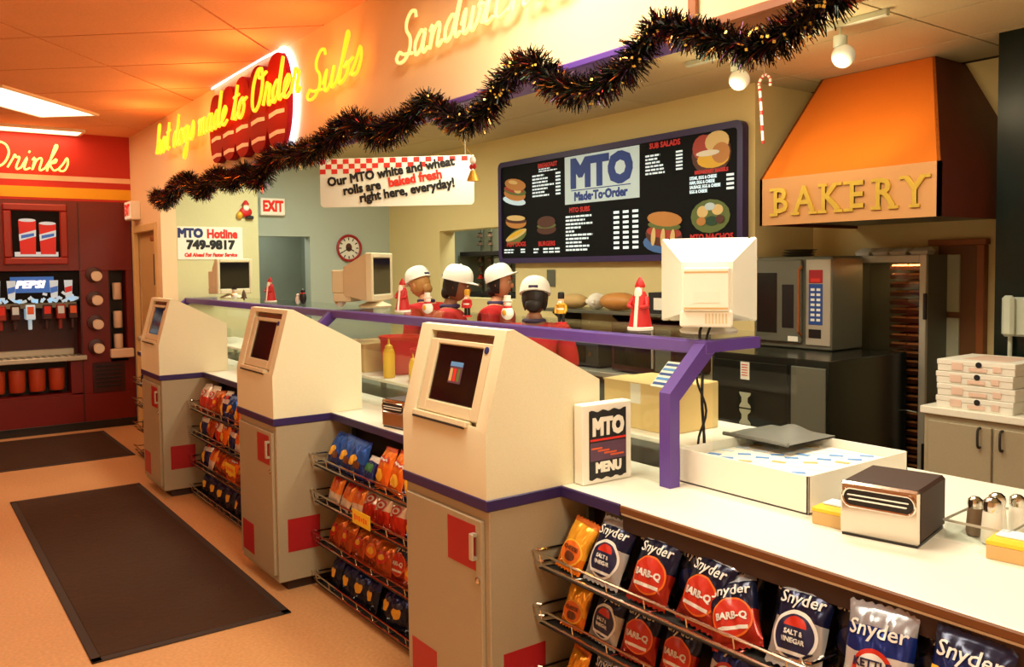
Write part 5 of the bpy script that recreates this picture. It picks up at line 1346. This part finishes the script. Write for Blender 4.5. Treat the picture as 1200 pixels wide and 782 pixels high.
obj('fold', G().box(-.12, .10, -.014, .022, .27, .285, .003), 'fig_brown', t)
t = thing('wire_basket', 'wire basket on the prep shelf between the paper sack and the cartons', 'basket', (-6.45, 2.66, 1.05))
g = G()
for z in (.0, .05, .10, .15): g.tube([(-.2, -.13, z+.004), (.2, -.13, z+.004), (.2, .13, z+.004), (-.2, .13, z+.004)], .004, 5, True)
for i in range(9):
    x = -.2+i*.05; g.tube([(x, -.13, .15), (x, -.13, .004), (x, .13, .004), (x, .13, .15)], .0025, 4)
obj('wire_frame', g, 'steel', t)
obj('wrapped_rolls', G().ell((-.08, 0, .08), (.1, .1, .07), 12, 8).ell((.09, 0, .08), (.09, .1, .07), 12, 8), 'bun_light', t)
t = thing('price_card', 'blue and white printed card on the slanted glass near the purple upright', 'sign', (-2.215, 2.335, 1.338), 0)
m = Matrix.Rotation(R(-49), 4, 'X')
obj('card', G().box(-.045, .045, -.004, 0, -.065, .065, .001, m), 'white', t)
for i in range(5): obj('printed_row', G().box(-.04, .04, -.0055, -.0035, -.055+i*.024, -.043+i*.024, 0, m), ('blue_ink', 'sky_ink')[i % 2], t)
t = thing('monitor_cable', 'black cables hanging from the white monitor to the counter', 'cable', (-2.17, 2.52, .95))
obj('cable', G().tube(smooth_path([(-.04, .05, .60), (-.01, -.05, .55), (.02, -.07, .42), (.0, -.05, .28), (.02, -.06, .12), (.0, -.05, .006)], 5), .006, 6), 'black', t)
obj('cable', G().tube(smooth_path([(-.03, .05, .59), (.02, -.05, .52), (-.01, -.07, .38), (.03, -.06, .25), (-.01, -.06, .12), (.03, -.05, .006)], 5), .005, 6), 'black', t)

# monitors on the glass shelf
def monitor(label, loc, rz, mat):
    t = thing('monitor', label, 'monitor', loc, rz)
    obj('base', G().lathe([(.11, 0), (.115, .01), (.10, .02), (.06, .035), (.05, .06)], 18, Matrix.Translation((0, .06, 0))), mat, t)
    z0 = .045
    obj('bezel', G().box(-.185, -.155, 0, .05, z0, z0+.33, .006).box(.155, .185, 0, .05, z0, z0+.33, .006).box(-.155, .155, 0, .05, z0+.295, z0+.33, .006).box(-.155, .155, 0, .05, z0, z0+.045, .006).box(-.155, .155, .02, .05, z0+.045, z0+.295), mat, t)
    obj('screen', G().box(-.155, .155, .006, .022, z0+.045, z0+.295, .006), 'screen', t)
    a = [(-.18, .05, z0+.005), (.18, .05, z0+.005), (.18, .05, z0+.325), (-.18, .05, z0+.325)]
    b = [(-.095, .25, z0+.04), (.095, .25, z0+.04), (.095, .25, z0+.235), (-.095, .25, z0+.235)]
    obj('shell', G().add(a+b, [(0, 1, 2, 3), (4, 5, 6, 7), (0, 1, 5, 4), (1, 2, 6, 5), (2, 3, 7, 6), (3, 0, 4, 7)]), mat, t)
    bk = obj('rear_box', G().box(-.085, .085, .24, .345, z0+.055, z0+.215, .006).box(-.095, .095, .2, .33, z0-.005, z0+.055, .006), mat, t)
    for i in range(7):
        obj('vent', G().box(-.075+i*.012, -.069+i*.012, .329, .332, z0+.008, z0+.045), 'cream_dk', bk)
    obj('rear_label', G().box(-.045, .045, .344, .347, z0+.085, z0+.125), 'paper', bk)
    obj('rear_slit', G().box(-.078, .078, .344, .3465, z0+.062, z0+.068), 'cardboard', bk); obj('rear_slit', G().box(-.078, .078, .344, .3465, z0+.195, z0+.2), 'cardboard', bk)
    return t
monitor('white monitor seen from behind, on the shelf over the cables', (-2.30, 2.66, 1.481), R(-141), 'white')
monitor('beige monitor on the shelf near the wall clock', (-5.28, 2.74, 1.481), R(130), 'cream_dk')
monitor('beige monitor on the shelf below the hotline sign', (-8.05, 2.62, 1.481), R(103), 'cream_dk')

# ------------------------------------------------------------------ shelf figurines
def fig_root(label, x, y=2.52): return thing('figurine', label, 'figurine', (x, y, 1.4805), R(20))
def santa(label, x, h, y=2.52):
    t = fig_root(label, x, y); k = h/.22
    t.scale = (k, k, k)
    obj('robe', G().lathe([(.052, 0), (.05, .01), (.036, .09), (.03, .14), (.022, .16)], 14), 'santa_red', t)
    obj('robe_trim', G().box(-.008, .008, -.054, -.03, .004, .14, .003, Matrix.Rotation(R(-9), 4, 'X')).lathe([(.054, 0), (.054, .012), (.05, .014)], 14), 'fig_white', t)
    obj('head', G().ell((0, -.004, .172), (.019, .019, .02), 10, 8), 'fig_skin', t, 80)
    obj('beard', G().ell((0, -.018, .152), (.018, .013, .028), 10, 8), 'fig_white', t, 80)
    obj('hat', G().lathe([(.021, .178), (.022, .184), (.016, .2), (.006, .218), (.002, .222)], 12), 'santa_red', t)
    for s_ in (-1, 1): obj('arm', G().tube([(s_*.028, 0, .135), (s_*.042, -.02, .10), (s_*.018, -.04, .095)], [.012, .011, .008], 8), 'santa_red', t, 80)
def snowman(label, x, h, hat='fig_black', scarf='fig_gold', y=2.52):
    t = fig_root(label, x, y); k = h/.15; t.scale = (k, k, k)
    obj('body', G().ell((0, 0, .042), (.04, .038, .042), 14, 10), 'fig_white', t, 80)
    obj('head', G().ell((0, 0, .098), (.025, .025, .025), 12, 8), 'fig_white', t, 80)
    obj('hat', G().lathe([(.032, .114), (.032, .119), (.02, .12), (.022, .15)], 14), hat, t)
    obj('scarf', G().tube([(.022*math.cos(2*PI*i/12), .022*math.sin(2*PI*i/12), .078) for i in range(12)], .007, 6, True), scarf, t, 80)
    obj('medallion', G().ell((0, -.037, .045), (.016, .006, .018), 12, 8), 'fig_gold', t, 80)
    obj('nose', G().lathe([(.004, 0), (.0005, .018)], 6, Matrix.Translation((0, -.022, .1)) @ Matrix.Rotation(PI/2, 4, 'X')), 'ink_orange', t)
def nutcracker(label, x, h, coat, hat, y=2.52):
    t = fig_root(label, x, y); k = h/.17; t.scale = (k, k, k)
    obj('stand', G().lathe([(.03, 0), (.03, .008), (.026, .01)], 12), 'santa_red', t)
    for s_ in (-1, 1):
        obj('leg', G().tube([(s_*.012, 0, .008), (s_*.012, 0, .06)], .009, 8), 'fig_black', t)
        obj('arm', G().tube([(s_*.027, 0, .1), (s_*.032, -.004, .075), (s_*.026, -.014, .058)], .008, 8), coat, t, 80)
    obj('coat', G().lathe([(.024, .055), (.026, .07), (.02, .085), (.027, .105), (.012, .112)], 12), coat, t)
    obj('belt', G().lathe([(.024, .076), (.025, .084)], 12), 'fig_white', t)
    obj('head', G().lathe([(.014, .11), (.016, .12), (.015, .135)], 12), 'fig_skin', t)
    obj('beard', G().box(-.01, .01, -.02, -.012, .108, .122, .003), 'fig_white', t)
    obj('hat', G().lathe([(.016, .134), (.018, .137), (.017, .165), (.012, .17)], 12), hat, t)
santa('red-robed figurine on the shelf before the kitchen doorway', -6.86, .205)
santa('red-robed figurine beside the beige monitor near the clock', -4.60, .205)
santa('largest red-robed figurine holding a sack, beside the white monitor', -2.55, .22)
snowman('snow figure in a black hat below the hotline sign', -7.78, .12)
snowman('snow figure with a tall black hat at the purple brace', -5.50, .15)
snowman('white and gold snow figure before the worker bowing down', -4.30, .125, 'fig_white', 'santa_red')
snowman('white snow figure with a red scarf before the worker in profile', -3.50, .125, 'fig_white', 'santa_red')
nutcracker('red-coated nutcracker figure with yellow hair before the second worker', -3.875, .15, 'santa_red', 'fig_gold')
nutcracker('yellow-coated nutcracker in a black hat before the worker facing away', -3.07, .15, 'fig_gold', 'fig_black')
t = fig_root('little dark tree figurine beside the snow figure under the hotline sign', -7.52); obj('trunk', G().lathe([(.008, 0), (.008, .02)], 8), 'fig_brown', t)
obj('boughs', G().lathe([(.03, .015), (.016, .04), (.024, .04), (.012, .062), (.017, .062), (.001, .095)], 12), 'fig_brown', t)
t = fig_root('black and white penguin pair figurine on the glass shelf', -6.19)
obj('penguin', G().ell((.012, 0, .05), (.028, .026, .05), 12, 10).ell((.012, 0, .1), (.018, .018, .018), 12, 8), 'fig_black', t, 80); obj('white_penguin', G().ell((-.034, -.01, .034), (.02, .02, .034), 12, 8).ell((-.034, -.01, .07), (.014, .014, .014), 10, 8), 'fig_white', t, 80)
obj('red_scarf', G().tube([(.012+.018*math.cos(2*PI*i/10), .018*math.sin(2*PI*i/10), .085) for i in range(10)], .005, 6, True), 'santa_red', t)
t = thing('wall_ornament', 'red and white bearded ornament on the wall above the hotline sign', 'ornament', (-9.03, 3.06, 2.29))
obj('torso', G().ell((.025, 0, .075), (.025, .07, .055), 12, 8), 'santa_red', t, 80); obj('face', G().ell((.04, 0, .135), (.022, .03, .03), 12, 8), 'fig_skin', t, 80)
obj('beard', G().ell((.05, 0, .115), (.018, .032, .03), 12, 8), 'fig_white', t, 80); obj('hat', G().lathe([(.036, .15), (.034, .165), (.012, .195), (.002, .2)], 12, Matrix.Translation((.03, 0, 0))), 'santa_red', t)
obj('boots', G().box(.005, .05, .0, .08, 0, .035, .008), 'fig_black', t); obj('sack', G().ell((.03, -.065, .04), (.025, .035, .04), 10, 8), 'fig_gold', t, 80)
t = thing('hanging_ornament', 'gold and white bell ornament hanging beside the bread sign', 'ornament', (-3.47, 2.30, 2.17))
obj('string', G().tube([(0, 0, .12), (.012, -.15, .26)], .0015, 4), 'fig_gold', t)
obj('bell', G().lathe([(.03, 0), (.028, .01), (.018, .035), (.012, .05), (.003, .055)], 14), 'fig_gold', t)
obj('bow', G().ell((-.014, 0, .07), (.014, .008, .014), 10, 6).ell((.014, 0, .07), (.014, .008, .014), 10, 6), 'santa_red', t, 80); obj('tuft', G().ell((0, 0, .1), (.016, .016, .02), 10, 8), 'fig_white', t, 80)

# ------------------------------------------------------------------ people behind the counter
def skin_obj(name, pts, edges, mat, parent, root=0, sub=2):
    me = bpy.data.meshes.new(name); me.from_pydata([p[:3] for p in pts], edges, [])
    me.materials.append(MT[mat])
    o = bpy.data.objects.new(name, me); COL.objects.link(o); o.parent = parent
    md = o.modifiers.new('skin', 'SKIN'); md.use_smooth_shade = True
    for i, v in enumerate(me.skin_vertices[0].data):
        r_ = pts[i][3]; v.radius = (r_, r_) if not isinstance(r_, tuple) else r_
        v.use_root = (i == root)
    ss = o.modifiers.new('sub', 'SUBSURF'); ss.levels = sub; ss.render_levels = sub
    return o
def person(label, loc, rz, hair, hz=1.0, bow=0.0, cap_yaw=0, skin='skin', cap_tilt=0, reach=.3, turn=0):
    """worker standing; faces local +Y; bow tips the head forwards"""
    t = thing('person', label, 'person', loc, rz); t.scale = (1, 1, hz)
    fy = bow*.10
    P = [(0, 0, .93, .125), (0, 0, 1.10, .125), (0, fy*.2, 1.28, .135), (0, fy*.4, 1.40, .088), (0, fy*.7, 1.49, .050), (0, fy+.005, 1.535, .055)]
    E = [(0, 1), (1, 2), (2, 3), (3, 4), (4, 5)]
    def chain(a, pts):
        for p in pts:
            P.append(p); E.append((a, len(P)-1)); a = len(P)-1
        return a
    for s_ in (-1, 1):
        chain(0, [(s_*.10, 0, .84, .085), (s_*.11, .015, .50, .058), (s_*.11, -.01, .10, .042), (s_*.11, .10, .05, .034), (s_*.11, .17, .035, .024)])
        wr = chain(3, [(s_*.17, fy*.3, 1.385, .052), (s_*.225, .0, 1.16, .045), (s_*.20, .16, 1.04, .034), (s_*.17, .24+reach*.25, 1.06, .022), (s_*.165, .29+reach*.25, 1.06, .030)])
        bx_, by_, bz_ = P[wr][:3]
        for q, (dx, ln_) in enumerate(((-.026, .065), (-.009, .078), (.009, .072), (.026, .055))):
            chain(wr, [(bx_+dx, by_+.035, bz_-.005, .0095), (bx_+dx*1.2, by_+.035+ln_*.6, bz_-.012, .0085), (bx_+dx*1.2, by_+.035+ln_, bz_-.035, .0075)])
        chain(wr-0, [(bx_-s_*.036, by_+.0, bz_-.01, .0105), (bx_-s_*.05, by_+.04, bz_-.02, .009)])
    skin_obj('body', P, E, skin, t)
    # shirt over torso and upper arms, trousers over the legs
    S = [(0, 0, .96, .15), (0, 0, 1.10, .148), (0, fy*.2, 1.28, .160), (0, fy*.4, 1.41, .135), (0, fy*.6, 1.475, .092)]
    SE = [(0, 1), (1, 2), (2, 3), (3, 4)]
    for s_ in (-1, 1):
        n0 = len(S); S += [(s_*.175, fy*.3, 1.395, .080), (s_*.228, .0, 1.22, .066), (s_*.222, .03, 1.13, .062)]; SE += [(3, n0), (n0, n0+1), (n0+1, n0+2)]
    skin_obj('shirt', S, SE, 'shirt', t)
    T = [(0, 0, .95, .14)]; TE = []
    for s_ in (-1, 1):
        n0 = len(T); T += [(s_*.10, 0, .82, .105), (s_*.11, .01, .5, .078), (s_*.11, -.01, .10, .066)]; TE += [(0, n0), (n0, n0+1), (n0+1, n0+2)]
    skin_obj('trousers', T, TE, 'trousers', t, 0, 1)
    # collar, head, face, hair and cap share the tilted head frame
    hm = Matrix.Translation((0, fy+.01, 1.53)) @ Matrix.Rotation(turn, 4, 'Z') @ Matrix.Rotation(-bow*.9, 4, 'X')
    obj('collar', G().tube([(.062*math.cos(2*PI*i/14), fy*.6+.06*math.sin(2*PI*i/14), 1.475) for i in range(14)], .016, 8, True), 'collar', t, 80)
    g = G()
    vs = []; n, m_ = 18, 14
    for j in range(m_+1):
        ph = -PI/2+PI*j/m_
        for i in range(n):
            a = 2*PI*i/n; x, y, z = math.cos(ph)*math.cos(a), math.cos(ph)*math.sin(a), math.sin(ph)
            X, Y, Z = x*.074, y*.092, .10+z*.115
            if z < 0: X *= 1-.28*z*z; Y = Y*(1-.12*z*z)+.014*z*z
            if y > .5: Y -= .006*(1-abs(z))            # flatten the face
            vs.append((X, Y+.012, Z))
    g.add(vs, [(j*n+i, j*n+(i+1) % n, (j+1)*n+(i+1) % n, (j+1)*n+i) for j in range(m_) for i in range(n)], hm)
    g.add(*(lambda k: (k.v, k.f))(G().ell((0, .104, .082), (.013, .018, .02), 10, 8)), hm)
    for s_ in (-1, 1): g.add(*(lambda k: (k.v, k.f))(G().ell((s_*.074, .005, .09), (.01, .02, .03), 8, 6)), hm)
    hd = obj('head', g, skin, t, 80)
    for s_ in (-1, 1):
        obj('eye', G().add(*(lambda k: (k.v, k.f))(G().ell((s_*.03, .090, .108), (.011, .008, .007), 10, 6)), hm), 'fig_white', hd, 80)
        obj('pupil', G().add(*(lambda k: (k.v, k.f))(G().ell((s_*.03, .097, .108), (.005, .003, .005), 8, 6)), hm), 'fig_black', hd, 80)
        obj('eyebrow', G().box(s_*.03-.014, s_*.03+.014, .092, .099, .124, .129, .002, hm), hair, hd)
    obj('mouth', G().add(*(lambda k: (k.v, k.f))(G().ell((0, .093, .045), (.022, .008, .006), 10, 6)), hm), 'red_sq', hd, 80)
    g = G(); vs = []
    for j in range(9):
        ph = R(-42+13*j)
        for i in range(15):
            a = R(170+200*i/14); x, y, z = math.cos(ph)*math.cos(a), math.cos(ph)*math.sin(a), math.sin(ph)
            rr = 1+.03*math.sin(i*2.3+j)
            vs.append((x*.084*rr, y*.102*rr+.012, .10+z*.124))
    for j in range(9):
        for i in range(15):
            x, y, z = vs[j*15+i]; vs.append((x*.86, y*.86, .1+(z-.1)*.9))
    fs = []
    for o_ in (0, 135):
        for j in range(8):
            for i in range(14): fs.append((o_+j*15+i, o_+j*15+i+1, o_+(j+1)*15+i+1, o_+(j+1)*15+i))
    for j in range(8):
        for i in (0, 14): fs.append((j*15+i, (j+1)*15+i, 135+(j+1)*15+i, 135+j*15+i))
    for i in range(14): fs.append((i, i+1, 135+i+1, 135+i))
    g.add(vs, fs, hm)
    g.add(*(lambda k: (k.v, k.f))(G().ell((0, -.055, .035), (.055, .035, .05), 12, 8)), hm)
    obj('hair', g, hair, t, 80)
    cm = hm @ Matrix.Translation((0, .008, .128)) @ Matrix.Rotation(cap_yaw, 4, 'Z') @ Matrix.Rotation(cap_tilt, 4, 'X')
    g = G(); vs = []; n = 24
    for j in range(9):
        ph = PI/2*j/8
        for i in range(n):
            a = 2*PI*i/n; fold = 1+.012*math.cos(6*a)*math.cos(ph)
            vs.append((.100*fold*math.cos(ph)**.62*math.cos(a), .114*fold*math.cos(ph)**.62*math.sin(a), .120*math.sin(ph)**.9))
    g.add(vs, [(j*n+i, j*n+(i+1) % n, (j+1)*n+(i+1) % n, (j+1)*n+i) for j in range(8) for i in range(n)]+[tuple(range(n))[::-1]], cm)
    cp = obj('cap', g, 'cap', t, 60)
    vs = []; nb = 12
    for k in range(2):
        for j in range(4):
            for i in range(nb+1):
                a = R(28+124*i/nb); ex = (0, .02, .036, .050)[j]*math.sin(a)**1.2
                vs.append(((.092)*math.cos(a)*(1+ex*.6), .108*math.sin(a)+ex, .006-ex*.20+.010*math.sin(a)-k*.006))
    st = nb+1; fs = []
    for k in range(2):
        o_ = k*4*st
        for j in range(3):
            for i in range(nb): fs.append((o_+j*st+i, o_+j*st+i+1, o_+(j+1)*st+i+1, o_+(j+1)*st+i))
    for i in range(nb): fs.append((3*st+i, 3*st+i+1, 7*st+i+1, 7*st+i))
    for j in range(3): fs += [(j*st, (j+1)*st, 4*st+(j+1)*st, 4*st+j*st), (j*st+nb, (j+1)*st+nb, 4*st+(j+1)*st+nb, 4*st+j*st+nb)]
    obj('brim', G().add(vs, fs, cm), 'cap', cp, 60)
    obj('cap_button', G().add(*(lambda k: (k.v, k.f))(G().ell((0, 0, .121), (.009, .009, .006), 8, 6)), cm), 'cap', cp, 80)
    obj('cap_strap', G().box(-.03, .03, -.112, -.108, .012, .03, .002, cm), 'collar', cp)
    return t
def face_dir(dx, dy): return math.atan2(-dx, dy)
person('person in a red shirt and white cap bowing towards the grey wall', (-6.11, 3.59, 0), face_dir(-.85, -.30), 'hair_blond', 1.0, .42, 0, 'skin')
person('person in a red shirt and white cap with dark hair looking at the menu wall', (-5.16, 3.19, 0), face_dir(.62, .78), 'hair_dark', 1.0, .25, 0, 'skin_b')
person('person in a red shirt and white cap seen in profile, head raised', (-5.34, 3.74, 0), face_dir(.75, .65), 'hair_dark', 1.0, .05, 0, 'skin', R(22))
person('shorter person in a red shirt and white cap facing away from the counter', (-4.22, 3.24, 0), face_dir(-.72, .69), 'hair_dark', .955, .35, 0, 'skin_b')
